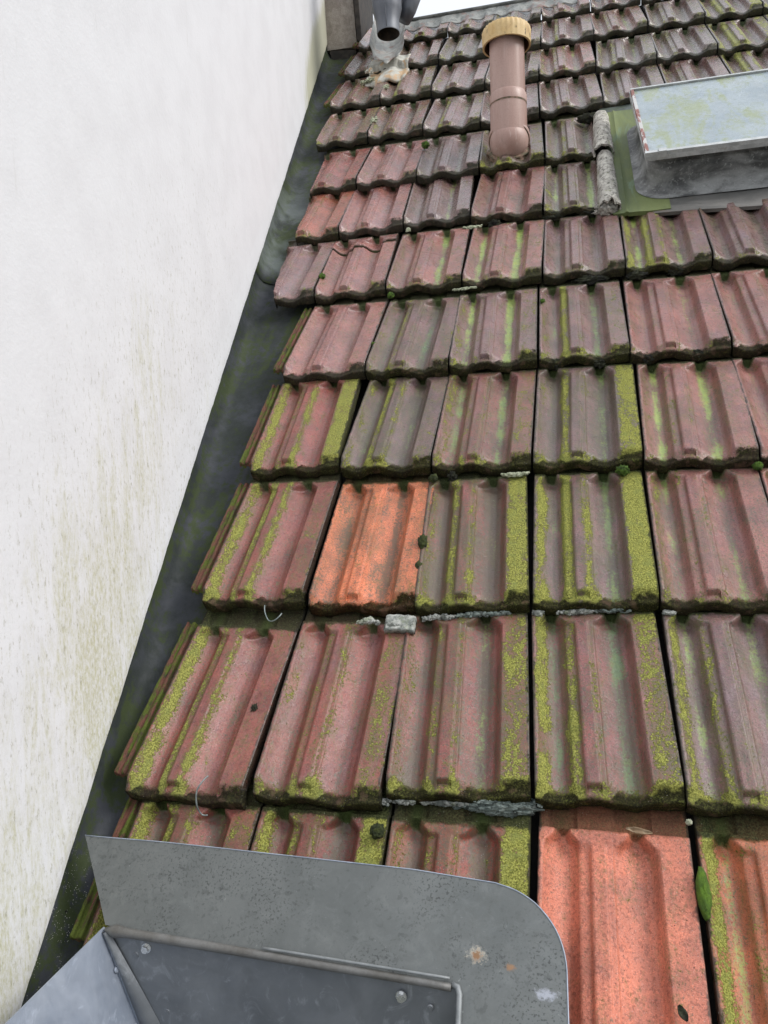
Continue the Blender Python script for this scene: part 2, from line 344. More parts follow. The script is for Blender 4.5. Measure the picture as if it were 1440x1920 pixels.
MAT['lid_rust'] = simple('red_brown_trim', (.20, .085, .07), (.30, .14, .12), 50, .7, spots=[(45, .44, .52, .9, (.55, .56, .55), (1, .4, 1))])
MAT['curb'] = simple('stained_grey_curb', (.06, .062, .062), (.30, .305, .30), 16, .7, bump=.4, stretch=(.5, 1, 1), spots=[(120, .55, .66, .5, (.42, .43, .42), S1), (22, .56, .68, .55, (.05, .05, .045), S1)])
MAT['curb_skirt'] = simple('grey_skirt', (.10, .10, .095), (.24, .23, .215), 10, .55, bump=.3, stretch=(.4, 1, 1), spots=[(9, .55, .68, .6, (.33, .22, .14), (.5, 1, 1)), (50, .58, .7, .6, (.07, .07, .06), S1)])
MAT['green_flash'] = simple('algae_green_flashing', (.095, .125, .048), (.165, .200, .075), 14, .75, bump=.3, stretch=(1, .3, 1), spots=[(18, .56, .68, .6, (.16, .24, .17), (1, .3, 1)), (160, .6, .7, .5, (.06, .07, .03), S1)])
MAT['white_cap'] = simple('whitewashed_tile_edge', (.30, .28, .25), (.60, .58, .52), 45, .9, bump=.8, bd=.003, spots=[(110, .53, .60, .8, (.075, .075, .06), S1), (40, .6, .7, .6, (.22, .24, .10), S1)], fine=600)
MAT['patch'] = simple('white_sealant', (.42, .42, .37), (.64, .63, .57), 25, .6, bump=.5, bd=.004, spots=[(14, .50, .60, .8, (.55, .34, .16), (1.5, .6, 1)), (80, .62, .7, .6, (.12, .14, .05), S1)])
MAT['leaf'] = simple('dead_leaf', (.20, .13, .07), (.38, .30, .20), 60, .8)
MAT['leaf_green'] = simple('green_moss_pad', (.07, .14, .012), (.13, .24, .02), 90, .95, bump=1, bd=.003, fine=900)
MAT['sidelock'] = None

# ------------------------------------------------------------------ object helpers
def link(o, parent=None):
    col.objects.link(o)
    if parent is not None: o.parent = parent
    return o
def tag(o, label, cat, group=None, kind=None):
    if label: o['label'] = label
    if cat: o['category'] = cat
    if group: o['group'] = group
    if kind: o['kind'] = kind
    return o
def mesh(name, vs, fs, mat, smooth=False, autos=None):
    me = bpy.data.meshes.new(name); me.from_pydata([tuple(v) for v in vs], [], fs)
    me.materials.append(mat)
    if smooth: me.polygons.foreach_set('use_smooth', [True] * len(me.polygons))
    me.update()
    if autos:
        try: me.set_sharp_from_angle(angle=math.radians(autos))
        except Exception: pass
    return me
def obj(name, vs, fs, mat, parent=None, frame=None, smooth=False, autos=None, mesh_=None):
    """frame: 4x4 matrix the vertices live in (world if None)"""
    me = mesh_ or mesh(name, vs, fs, mat, smooth, autos)
    o = bpy.data.objects.new(name, me); col.objects.link(o)
    if parent is not None:
        o.parent = parent
    elif frame is not None:
        o.matrix_world = frame
    return o
def rframe(x, s, n=0., yaw=0., tilt=0., roll=0.):
    M = RT.to_4x4() @ Matrix.Translation((x, s, n)) @ Matrix.Rotation(yaw, 4, 'Z') @ Matrix.Rotation(-tilt, 4, 'X') @ Matrix.Rotation(roll, 4, 'Y')
    return M
def empty(name, M):
    o = bpy.data.objects.new(name, None); col.objects.link(o); o.matrix_world = M; o.empty_display_size = .05
    return o
class MB:
    def __init__(s): s.v = []; s.f = []
    def add(s, vs, fs):
        k = len(s.v); s.v += [tuple(v) for v in vs]; s.f += [tuple(i + k for i in f) for f in fs]; return s
    def box(s, a, b_):
        x0, y0, z0 = a; x1, y1, z1 = b_
        return s.add([(x0, y0, z0), (x1, y0, z0), (x1, y1, z0), (x0, y1, z0), (x0, y0, z1), (x1, y0, z1), (x1, y1, z1), (x0, y1, z1)],
                     [(0, 3, 2, 1), (4, 5, 6, 7), (0, 1, 5, 4), (1, 2, 6, 5), (2, 3, 7, 6), (3, 0, 4, 7)])
    def hexa(s, pts):
        return s.add(pts, [(0, 3, 2, 1), (4, 5, 6, 7), (0, 1, 5, 4), (1, 2, 6, 5), (2, 3, 7, 6), (3, 0, 4, 7)])
    def tube(s, path, rad, seg=28, cap0=True, cap1=True):
        path = [Vector(p) for p in path]; rr = rad if isinstance(rad, (list, tuple)) else [rad] * len(path)
        ref = Vector((1, 0, 0)); rings = []
        for i, p in enumerate(path):
            t = (path[min(i + 1, len(path) - 1)] - path[max(i - 1, 0)])
            if t.length < 1e-9: t = Vector((0, 0, 1))
            t.normalize(); u = ref - t * ref.dot(t)
            if u.length < .1: u = Vector((0, 1, 0)) - t * t.y
            u.normalize(); v = t.cross(u); ref = u
            rings.append([p + (u * math.cos(2 * math.pi * k / seg) + v * math.sin(2 * math.pi * k / seg)) * rr[i] for k in range(seg)])
        vs = [q for r in rings for q in r]; fs = []
        for i in range(len(path) - 1):
            for k in range(seg):
                a = i * seg + k; c = i * seg + (k + 1) % seg
                fs.append((a, c, c + seg, a + seg))
        if cap0: fs.append(tuple(reversed(range(seg))))
        if cap1: fs.append(tuple(range((len(path) - 1) * seg, len(path) * seg)))
        return s.add(vs, fs)
    def obj(s, name, mat, parent=None, frame=None, smooth=False, autos=None):
        return obj(name, s.v, s.f, mat, parent, frame, smooth, autos)

def sheet(rows, thick, nrm=(0, 0, 1)):
    """closed thin sheet from a grid of points"""
    nr, nc = len(rows), len(rows[0]); d = Vector(nrm) * thick
    top = [Vector(p) for r in rows for p in r]; bot = [p - d for p in top]
    fs = []
    N = nr * nc
    for i in range(nr - 1):
        for j in range(nc - 1):
            a = i * nc + j
            fs.append((a, a + 1, a + nc + 1, a + nc)); fs.append((N + a, N + a + nc, N + a + nc + 1, N + a + 1))
    edge = [(0, j) for j in range(nc)] + [(i, nc - 1) for i in range(1, nr)] + [(nr - 1, j) for j in range(nc - 2, -1, -1)] + [(i, 0) for i in range(nr - 2, 0, -1)]
    ids = [i * nc + j for i, j in edge]
    for k in range(len(ids)):
        a, c = ids[k], ids[(k + 1) % len(ids)]
        fs.append((a, a + N, c + N, c))
    return top + bot, fs

# ------------------------------------------------------------------ setting: ground, roof body
obj_g = obj('ground', [(-80, -80, -6), (80, -80, -6), (80, 80, -6), (-80, 80, -6)], [(0, 1, 2, 3)], MAT['ground'])
tag(obj_g, None, None, kind='structure')
mb = MB()
sr = 3.55
ridge = roof(0, sr, -.065)
front = roof(0, -.75, -.065)
nt_ = roof(0, -.235, -.065)
XA, XB = -.565, -.070
mb.add([(-1.25, front.y, front.z), (XA, front.y, front.z), (XB, front.y, front.z), (2.2, front.y, front.z),
        (-1.25, nt_.y, nt_.z), (XA, nt_.y, nt_.z), (XB, nt_.y, nt_.z), (2.2, nt_.y, nt_.z),
        (-1.25, ridge.y, ridge.z), (2.2, ridge.y, ridge.z), (-1.25, ridge.y + 2.5, ridge.z - 2.5), (2.2, ridge.y + 2.5, ridge.z - 2.5),
        (-1.25, front.y, -6), (2.2, front.y, -6), (-1.25, ridge.y + 2.5, -6), (2.2, ridge.y + 2.5, -6), (XA, front.y, -6), (XB, front.y, -6)],
       [(0, 1, 5, 4), (2, 3, 7, 6), (4, 5, 6, 7, 9, 8), (8, 9, 11, 10), (12, 16, 1, 0), (17, 13, 3, 2), (14, 10, 11, 15), (12, 0, 4, 8, 10, 14), (3, 13, 15, 11, 9, 7), (1, 16, 5), (17, 2, 6)])
deck = mb.obj('house_roof_body', MAT['deck'])
tag(deck, 'dark underlay of the house roof showing in gaps beneath the clay tiles', 'roof')

# ------------------------------------------------------------------ tiles
TILT = math.asin(.037 / L)
DEP = 1.72
px = [0, 1, 7, 10, 16, 24, 34, 43, 49.5, 53, 55, 57, 68, 71, 74, 90, 92, 94, 98.5, 101, 108, 116, 126, 137, 147.5, 152, 156, 159, 197, 200]
pz = [-1.2, -.2, 0, -2.3, -6, -10, -13, -13.5, -10.5, -7.6, -5.8, -5.0, -4.2, -.8, 0, 0, -1.3, -1.5, -1.7, -3.6, -6.2, -9.3, -12.3, -13.6, -11.0, -7.0, -2, 0, 0, -.8]
fx = [0, 10, 26, 44, 60, 74, 88, 104, 124, 140, 156, 170, 200]
fz = [-11, -15, -24, -25.5, -15, -10.5, -10, -16, -25, -25.5, -19, -13.5, -13]
S_ = lambda t: np.clip(t, 0, 1) ** 2 * (3 - 2 * np.clip(t, 0, 1))
def window(x, a, b_, s=3.):
    return S_((x - a) / s + .5) * (1 - S_((x - b_) / s + .5))
def tile_heights(X, Y, orange=False, crack=False, shoulder=0.):
    P = np.interp(X, px, pz) * DEP
    F = np.interp(X, fx, fz)
    flat = np.where((X > 72) & (X < 92) | (X > 158), 1., 0.)
    f0 = np.where((X > 72) & (X < 92), 15., np.where(X > 156, 5., 3.)); f1 = np.where((X > 72) & (X < 92), 19.5, np.where(X > 156, 24., 24.))
    k = S_((Y - f0) / (f1 - f0))
    H = F + (P - F) * k
    # shoulders and slots at the head
    y0 = 299 + shoulder
    t = S_((Y - y0) / 9)
    hw = 25 - 17.5 * S_((Y - y0) / 24)
    slot = np.zeros_like(X)
    for xc in (33., 130.):
        slot = np.maximum(slot, 1 - S_((np.abs(X - xc) - hw + 4) / 8))
    Sx = -.4 + (np.interp(X, px, pz) * DEP * .95 - 1.5) * np.where(np.abs(X - 62) < 12, np.minimum(slot * 1.3, 1), slot)
    H = H + (Sx - H) * t
    d = S_((Y - 325 - shoulder) / 5)
    H = H + (-6.5 - 5 * np.maximum(window(X, 16, 52, 4), window(X, 104, 150, 4)) - H) * d
    lip = S_((Y - 367) / 2)
    H = H + (-2.5 - H) * lip
    # rounded nose and long edges
    e = np.clip((4 - Y) / 4, 0, 1); H = H - 4 * (1 - np.sqrt(1 - e ** 2))
    for d0 in (X - 1.2, 198.4 - X):
        e = np.clip((2.6 - d0) / 2.6, 0, 1); H = H - 2.6 * (1 - np.sqrt(np.clip(1 - e ** 2, 0, 1)))
    if crack:
        yc = 268 + 3.2 * np.sin(X / 13.) + 2 * np.sin(X / 5.1) + np.where(X > 156, 12, 0)
        H = H - 9 * np.exp(-((Y - yc + 1.2) / 1.8) ** 2) + np.where(Y < yc, -3.0, 3.5 * (1 - S_((Y - yc) / 40)))
    return H
def tile_mesh(name, seed, x0=1.2, x1=198.4, cutl=None, hole=None, ymin=None, crack=False, shoulder=0., chip=1.):
    rnd = random.Random(seed)
    xs = sorted(set([round(v, 2) for v in list(np.arange(2.5, 198, 2.5)) + [1.2, 1.8, 3.5, 4.2, 9, 11, 51.5, 53, 54.2, 55.2, 56.4, 69, 70.4, 71.6, 73, 74, 90.6, 91.6, 93, 98.6, 99.6, 101, 152, 153.6, 155, 156.4, 157.6, 159, 196., 196.8, 197.6, 198.0, 198.4]]))
    xs = [v for v in xs if x0 <= v <= x1]
    if x0 not in xs: xs = [x0] + xs
    if x1 not in xs: xs = xs + [x1]
    ys = [0, .3, .8, 1.6, 2.8, 4, 6, 8, 10, 12, 13.5, 15, 16.5, 18, 20, 22, 25, 30, 36] + list(np.arange(44, 300, 8.)) + list(np.arange(300, 334, 2.)) + [336, 340, 350, 360, 366.5, 367.5, 369, 371, 375]
    if crack: ys = sorted(set(ys + list(np.arange(254, 296, 1.0))))
    if ymin: ys = [v for v in ys if v > ymin + 2]; ys = [ymin, ymin + 1] + ys
    xs = np.array(xs); ys = np.array(ys); nx, ny = len(xs), len(ys)
    X, Y = np.meshgrid(xs, ys)
    H = tile_heights(X, Y, crack=crack, shoulder=shoulder)
    Xd, Yd = X.copy(), Y.copy()
    off = Vector((seed * 3.7, seed * 1.3, 0))
    cr = rnd.uniform(0, 5) * chip; cl = rnd.uniform(0, 3) * chip
    for i in range(ny):
        for j in range(nx):
            x, y = X[i, j], Y[i, j]
            p = Vector((x, y, 0))
            H[i, j] += .55 * mn.noise(p / 22 + off) + .30 * mn.noise(p / 6 + off)
            if y < 12:
                kk = (12 - y) / 12
                Yd[i, j] += kk * (1.6 * mn.noise(Vector((x / 14, 0, seed))) + .7 * mn.noise(Vector((x / 4, 3, seed))))
                # broken corners
                dd = max(0, 1 - (abs(199 - x) + y) / (6 + cr)); Yd[i, j] += dd * cr; H[i, j] -= dd * cr * .5
                dd = max(0, 1 - (abs(x) + y) / (5 + cl)); Yd[i, j] += dd * cl
            if j == 0 or j == nx - 1:
                a = .5 * mn.noise(Vector((y / 12, j, seed))) + .35 * mn.noise(Vector((y / 3.5, j, seed)))
                ch = mn.noise(Vector((y / 9, 7 + j, seed * 2.1))); ch = max(0, ch - .42) * 9 * chip
                s_ = 1 if j == 0 else -1
                Xd[i, j] += s_ * (a + ch + .4); H[i, j] -= ch * .7
    if cutl is not None:   # slanted ragged cut on the left side, x as a function of y
        m = X <= np.array([[cutl(y) for x in xs] for y in ys])
        for i in range(ny):
            cx_ = cutl(ys[i]) + 1.6 * mn.noise(Vector((ys[i] / 8, 1, seed))) + .8 * mn.noise(Vector((ys[i] / 3, 1, seed)))
            js = np.searchsorted(xs, cx_)
            for j in range(min(js, nx - 1)):
                Xd[i, j] = cx_ + (X[i, j] - xs[js]) * .0005; H[i, j] = H[i, min(js, nx - 1)] if True else 0
    # underside
    Bf = -37 + np.interp(X, [0, 20, 45, 60, 85, 105, 138, 155, 200], [0, -6, -7, 4, 8, 0, -7.5, .5, .5]) + .8 * np.interp(np.sin(X * .3), [-1, 1], [-.5, .5])
    B = Bf + (np.minimum(H - 5, -20.) - Bf) * S_((Y - 12) / 12)
    Yb = Yd + np.where(Y < .1, 1.2, 0)
    N = nx * ny
    vs = np.zeros((2 * N, 3)); vs[:N, 0] = Xd.ravel(); vs[:N, 1] = Yd.ravel(); vs[:N, 2] = H.ravel()
    vs[N:, 0] = Xd.ravel(); vs[N:, 1] = Yb.ravel(); vs[N:, 2] = B.ravel()
    fs = []
    for i in range(ny - 1):
        for j in range(nx - 1):
            a = i * nx + j
            if hole and hole[0] <= xs[j] <= hole[1] and ys[i] < hole[2]: continue
            fs.append((a, a + 1, a + nx + 1, a + nx)); fs.append((N + a, N + a + nx, N + a + nx + 1, N + a + 1))
    # walls: front face in three bands
    def band(ids, rev, k=3):
        nonlocal vs
        prev = ids
        for q in range(1, k + 1):
            if q < k:
                base = len(vs)
                t = q / k; new = []
                add = []
                for n_, a in enumerate(ids):
                    v = vs[a] * (1 - t) + vs[a + N] * t
                    v = v + np.array([0, -1.0 * math.sin(math.pi * t) * (1 if rev == 'f' else 0) + .5 * mn.noise(Vector((v[0] / 4, v[2] / 3, seed))), 0])
                    add.append(v); new.append(base + n_)
                vs = np.vstack([vs, np.array(add)])
            else: new = [a + N for a in ids]
            for n_ in range(len(ids) - 1):
                if hole and rev == 'f' and hole[0] <= xs[n_] <= hole[1]: continue
                if hole and rev == 's' and k == 1 and ((hole[1] > 199 and ids[n_] % nx == nx - 1) or (hole[0] < 1 and ids[n_] % nx == 0)) and ys[min(ids[n_] // nx, ny - 1)] < hole[2]: continue
                f = (prev[n_], new[n_], new[n_ + 1], prev[n_ + 1]); fs.append(f)
            prev = new
    band([j for j in range(nx)], 'f', 4)
    band([i * nx + nx - 1 for i in range(ny)], 's', 1)
    band([(ny - 1) * nx + j for j in range(nx - 1, -1, -1)], 's', 1)
    band([i * nx for i in range(ny - 1, -1, -1)], 's', 1)
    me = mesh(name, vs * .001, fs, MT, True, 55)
    xx, yy = np.array([v[0] for v in vs]), np.array([v[1] for v in vs]); zz = np.array([v[2] for v in vs])
    nv = len(vs)
    near = S_((yy + 5) / 25)
    Z1 = np.stack([window(xx, 7, 24, 22), window(xx, 50, 69, 14), window(xx, 86, 102, 22)], 1)
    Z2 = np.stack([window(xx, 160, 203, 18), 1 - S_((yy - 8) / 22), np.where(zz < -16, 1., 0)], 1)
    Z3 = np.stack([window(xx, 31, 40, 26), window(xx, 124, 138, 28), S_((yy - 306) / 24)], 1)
    if crack:
        yc = 268 + 3.2 * np.sin(xx / 13.) + 2 * np.sin(xx / 5.1) + np.where(xx > 156, 12, 0)
        Z3[:, 2] = np.maximum(Z3[:, 2], 1.2 * np.exp(-((yy - yc + .8) / 1.8) ** 2))  # shade of the crack's step painted as a dark line through the head mask
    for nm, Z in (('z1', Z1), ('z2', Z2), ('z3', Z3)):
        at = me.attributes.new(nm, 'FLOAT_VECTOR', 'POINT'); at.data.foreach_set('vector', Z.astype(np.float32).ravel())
    return me
VAR = [tile_mesh('roof_tile', 10 + k, chip=1.0 if k % 3 else 1.8) for k in range(9)]
RED = (.262, .090, .076); PINK = (.305, .155, .140); VIO = (.225, .140, .142); GREY = (.185, .135, .135); ORG = (.66, .255, .130); ORG2 = (.54, .225, .150); ORG3 = (.50, .185, .10); DRED = (.225, .066, .056)
# (row, column): colour, A, B, C, E, F, grime, T, D, H, teal, gloss, violet, look
TI = {}
def T(r, c, colr, A=.12, B=.1, C=.08, E=.1, F=.3, g=.22, t=.12, d=.12, h=.5, teal=.3, gl=.3, vi=.3, look=''):
    TI[(r, c)] = (colr, A, B, C, E, F, g, t, d, h, teal, gl, vi, look)
T(-1, -3, RED, .95, .6, .4, .35, .9, .35, .3, .3, 1, .2, .1, .1, 'red mossy tile half under the zinc plate')
T(-1, -2, DRED, .75, .6, .45, .80, .5, .35, .45, .25, 1, .3, .1, .1, 'dark red tile with lichen on both edges')
T(-1, -1, (.30, .085, .065), .32, .25, .3, .92, .4, .42, .05, .15, .7, .3, .1, .1, 'blackened red tile with heavy lichen rib')
T(-1, 0, ORG2, 0, 0, 0, .02, 0, .07, .0, .0, .30, .3, .0, .0, 'clean orange replacement tile')
T(-1, 1, ORG3, .80, .2, .0, .1, .1, .26, .62, .1, .8, .15, .0, .0, 'orange tile streaked with green moss')
T(0, -3, RED, .80, .45, .60, .12, .4, .17, .1, .05, .8, .2, .35, .25, 'large red tile slipped off its row')
T(0, -2, RED, .25, .35, .46, .40, .9, .22, .05, .08, .5, .2, .3, .35, 'red tile with thin lichen speckles')
T(0, -1, RED, .30, .30, .34, .50, .95, .44, .2, .36, .5, .3, .2, .2, 'red tile with mossy lower right corner')
T(0, 0, (.265, .105, .10), .80, .55, .32, .44, .9, .42, .66, .78, .8, .8, .2, .3, 'tile with teal green water streaks')
T(0, 1, VIO, .70, .40, .2, .2, .7, .34, .66, .55, .8, .3, .25, .7, 'violet red tile with yellow edged trough')
T(1, -3, RED, .80, .60, .68, .22, .5, .2, .12, .1, .6, .2, .3, .15, 'tile with three bands of lichen')
T(1, -2, ORG, .0, .0, .05, .10, .25, .36, .0, .12, .6, .2, .0, .0, 'bright orange tile')
T(1, -1, RED, .36, .48, .42, .66, .8, .52, .12, .34, .6, .3, .2, .3, 'tile with grimy troughs and lichen rib')
T(1, 0, VIO, .80, .78, .60, .92, .8, .42, .42, .66, .8, .6, .2, .4, 'tile with broad yellow lichen rib')
T(1, 1, PINK, .36, .2, .2, .08, .6, .32, .62, .52, .9, .3, .25, .25, 'pink tile with green patches in its left trough')
T(1, 2, PINK, .2, .1, .1, .04, .4, .2, .35, .3, .8, .3, .25, .2, 'clean pink tile')
T(2, -3, RED, .82, .3, .66, .82, .6, .18, .08, .08, .6, .2, .3, .2, 'tile with thick lichen on its upper right')
T(2, -2, GREY, .34, .60, .50, .14, .6, .44, .36, .36, .6, .4, .2, .45, 'dull grey red tile with lichen on its middle rib')
T(2, -1, (.27, .12, .11), .45, .32, .25, .28, .6, .34, .74, .66, .7, .5, .25, .4, 'tile with lichen stripe in the left trough')
T(2, 0, GREY, .30, .56, .22, .66, .9, .40, .34, .54, .9, .5, .2, .45, 'brownish tile with speckled yellow rib')
T(2, 1, PINK, .25, .2, .2, .08, .4, .30, 1.0, .78, .9, .1, .25, .3, 'pink tile with vivid green stripe down its trough')
T(2, 2, PINK, .1, .1, .1, .04, .3, .22, .3, .25, .9, .2, .25, .3, 'pink tile with clean ribs')
T(3, -3, PINK, .08, .05, .05, .10, .4, .14, .05, .05, .7, .2, .5, .3, 'clean pink red tile')
T(3, -2, VIO, .28, .42, .2, .14, .5, .42, .55, .55, .7, .8, .25, .5, 'tile dulled by grey green film')
T(3, -1, VIO, .35, .2, .1, .2, .6, .26, .98, .96, .7, .12, .3, .6, 'tile with two yellow green stripes')
T(3, 0, VIO, .28, .66, .25, .2, .7, .34, .5, .68, .9, .6, .3, .5, 'tile with green head moss and mossy ledge')
T(3, 1, PINK, .1, .1, .1, .04, .5, .2, .44, .44, 1, .1, .3, .4, 'pale pink tile with bright green tips')
T(3, 2, PINK, .1, .1, .1, .04, .4, .24, .3, .2, .8, .2, .3, .4, 'pale pink tile')
T(4, -4, VIO, 0, 0, 0, .1, .3, .12, .0, .05, .4, .2, .6, .6, 'violet tile cut narrow')
T(4, -3, PINK, .05, .05, .05, .04, .5, .12, .05, .05, .7, .2, .5, .4, 'tile cracked across its head')
T(4, -2, PINK, .2, .15, .1, .1, .5, .25, .35, .82, .7, .15, .4, .4, 'pink tile with one green stripe')
T(4, -1, PINK, .2, .15, .2, .15, .6, .25, .92, 1.0, .9, .08, .4, .5, 'pink violet tile with two bright stripes')
T(4, 0, VIO, .1, .15, .1, .1, .5, .3, .3, .35, 1, .7, .4, .6, 'violet tile with dark green head')
T(4, 1, VIO, .72, .66, .50, .1, .5, .3, .9, .55, .8, .15, .35, .7, 'tile stained yellow and green below the window')
T(4, 2, VIO, .1, .1, .1, .04, .4, .34, .25, .2, .3, .4, .4, .8, 'smooth purple grey tile')
T(5, -4, (.34, .13, .09), .1, .1, .3, .04, .5, .15, .1, .1, .5, .2, .5, .2, 'orange red tile cut at the side')
T(5, -3, PINK, .05, .05, .05, .02, .2, .12, .08, .08, .6, .3, .7, .5, 'glossy pink violet tile')
T(5, -2, GREY, .08, .08, .05, .04, .3, .22, .15, .48, .7, .2, .7, .6, 'glossy grey violet tile')
T(5, -1, (.27, .13, .12), .1, .1, .05, .08, .4, .3, .45, .3, .6, 1., .4, .4, 'patched tile directly below the vent pipe')
T(5, 0, GREY, .4, .3, .25, .1, .5, .34, .92, .72, 1, .2, .4, .5, 'grey tile with bright green trough beside white edging')
T(6, -4, RED, .1, .1, .2, .06, .4, .14, .1, .1, .7, .2, .6, .2, 'red tile with broken left edge')
T(6, -3, PINK, .05, .05, .05, .06, .3, .12, .08, .1, .6, .3, .7, .4, 'glossy pink tile')
T(6, -2, GREY, .1, .1, .05, .05, .3, .25, .25, .45, .9, .4, .6, .6, 'grey tile with a green cushion at its head')
T(6, -1, GREY, .4, .4, .3, .25, .8, .36, .5, .5, .9, .4, .3, .3, 'mossy tile holding the vent pipe')
T(6, 0, GREY, .35, .35, .3, .1, .5, .34, .5, .52, 1, .3, .4, .4, 'grey green tile beside upper white edging')

WALLX = lambda s: -.676 - .0825 * s
dev = {(0, 0): (.2, .5), (0, 1): (-.5, .2), (0, 2): (-.8, .3), (0, 3): (.1, -.8), (0, 4): (.9, .3), (0, 5): (.9, -.5), (0, 6): (1.4, -1.4), (0, 7): (-.4, .3), (0, 8): (-.9, .5), (0, 9): (-.5, -.1), (0, 10): (-.4, -1.2),
       (-1, 0): (-.8, -.1), (-1, 1): (-.3, -1.3), (-1, 2): (-.8, .6), (-1, 3): (.1, -1.), (-1, 4): (.6, .7), (-1, 5): (.6, 1.8), (-1, 6): (1.3, -2.), (-1, 7): (-.4, -.4), (-1, 8): (-.6, 1.), (-1, 9): (-1, .9), (-1, 10): (-.4, -.5),
       (-2, 0): (-.8, -.9), (-2, 1): (0, -1.4), (-2, 2): (-.1, 1.2), (-2, 3): (.3, -.4), (-2, 4): (.4, .7), (-2, 5): (.9, .9), (-2, 6): (1.4, -2.2), (-2, 7): (-.4, .4), (-2, 8): (-.8, 1.6), (-2, 9): (-1.2, 1.5), (-2, 10): (-.2, -.3),
       (1, 0): (.3, 1.2), (1, 1): (-.1, .4), (1, 2): (-.1, -.1), (1, 3): (-.3, -.7), (1, 4): (.9, .1), (1, 5): (.8, -.5), (1, 6): (.8, -1.), (1, 7): (.2, 1.8), (1, 8): (-.8, 1.), (1, 9): (-.4, 0), (1, 10): (-.4, -.5),
       (2, 2): (.1, -.8), (2, 3): (.2, -.9), (2, 4): (.9, -.1), (2, 8): (-.1, 0), (2, 9): (-.3, .4), (3, 8): (-.1, -.1), (3, 9): (-.1, -.1),
       (-3, 1): (.1, -.5), (-3, 2): (0, .3), (-3, 3): (-.4, .1), (-3, 4): (.6, .2), (-3, 5): (1.3, 0), (-3, 6): (1.5, -1.9), (-3, 7): (-.3, .1), (-3, 8): (-.8, .8), (-3, 9): (-1, .8)}
def dv(c, r):
    if (c, r) in dev: return dev[(c, r)]
    near = [k for k in dev if k[1] == r]
    if not near: return (0, 0)
    k = min(near, key=lambda q: abs(q[0] - c)); return dev[k]

ORD = ['first', 'second', 'third', 'fourth', 'fifth', 'sixth', 'seventh', 'eighth', 'ninth', 'tenth', 'eleventh', 'twelfth']
def rim_mesh(seed, y0=0):
    """left water channel strip: two mossy grooves"""
    xs = [-31, -30, -28, -25, -23.5, -21, -18.5, -17, -14, -11.5, -10, -7, -3, -1]
    zs = [-14, -10, -9.2, -9.6, -14, -15, -14.5, -10, -9.4, -10, -15.5, -16, -15.5, -15]
    ys = np.concatenate([[0, 1, 3], np.arange(8, 312 - y0, 6.)])
    rows = []
    for y in ys:
        r = []
        for x, z in zip(xs, zs):
            e = max(0, (3 - y) / 3)
            r.append((x + .7 * mn.noise(Vector((x / 5, y / 25, seed))) + (2.5 * max(0, mn.noise(Vector((3, y / 14, seed + .5))) - .1) if x < -27 else 0), y, z - 2.5 * e * e + .9 * mn.noise(Vector((x / 6, y / 10, seed)))))
        rows.append(r)
    vs, fs = sheet(rows, 9)
    vs = [v * .001 for v in vs]
    return vs, fs
def rim_material():
    b = NB('mossy_tile_channel'); P, oi = offco(b)
    n = b.noise(b.sca(P, (1, .2, 1)), 90, 5, .65); m = b.noise(P, 45, 4, .6); f = b.noise(P, 500, 4, .75)
    c = b.mix(b.ss(n, .4, .6), (.18, .075, .055), (.045, .045, .028))
    c = b.mix(b.ss(b.math('ADD', b.math('MULTIPLY', n, .6), b.math('MULTIPLY', m, .4)), .46, .56), c, (.105, .135, .022))
    c = b.mix(b.math('MULTIPLY', b.ss(f, .48, .66), .6), c, (.035, .04, .018))
    return b.fin(c, .9, b.bump(b.math('ADD', f, m), .8, .003), 0, .3)
MAT['sidelock'] = rim_material()

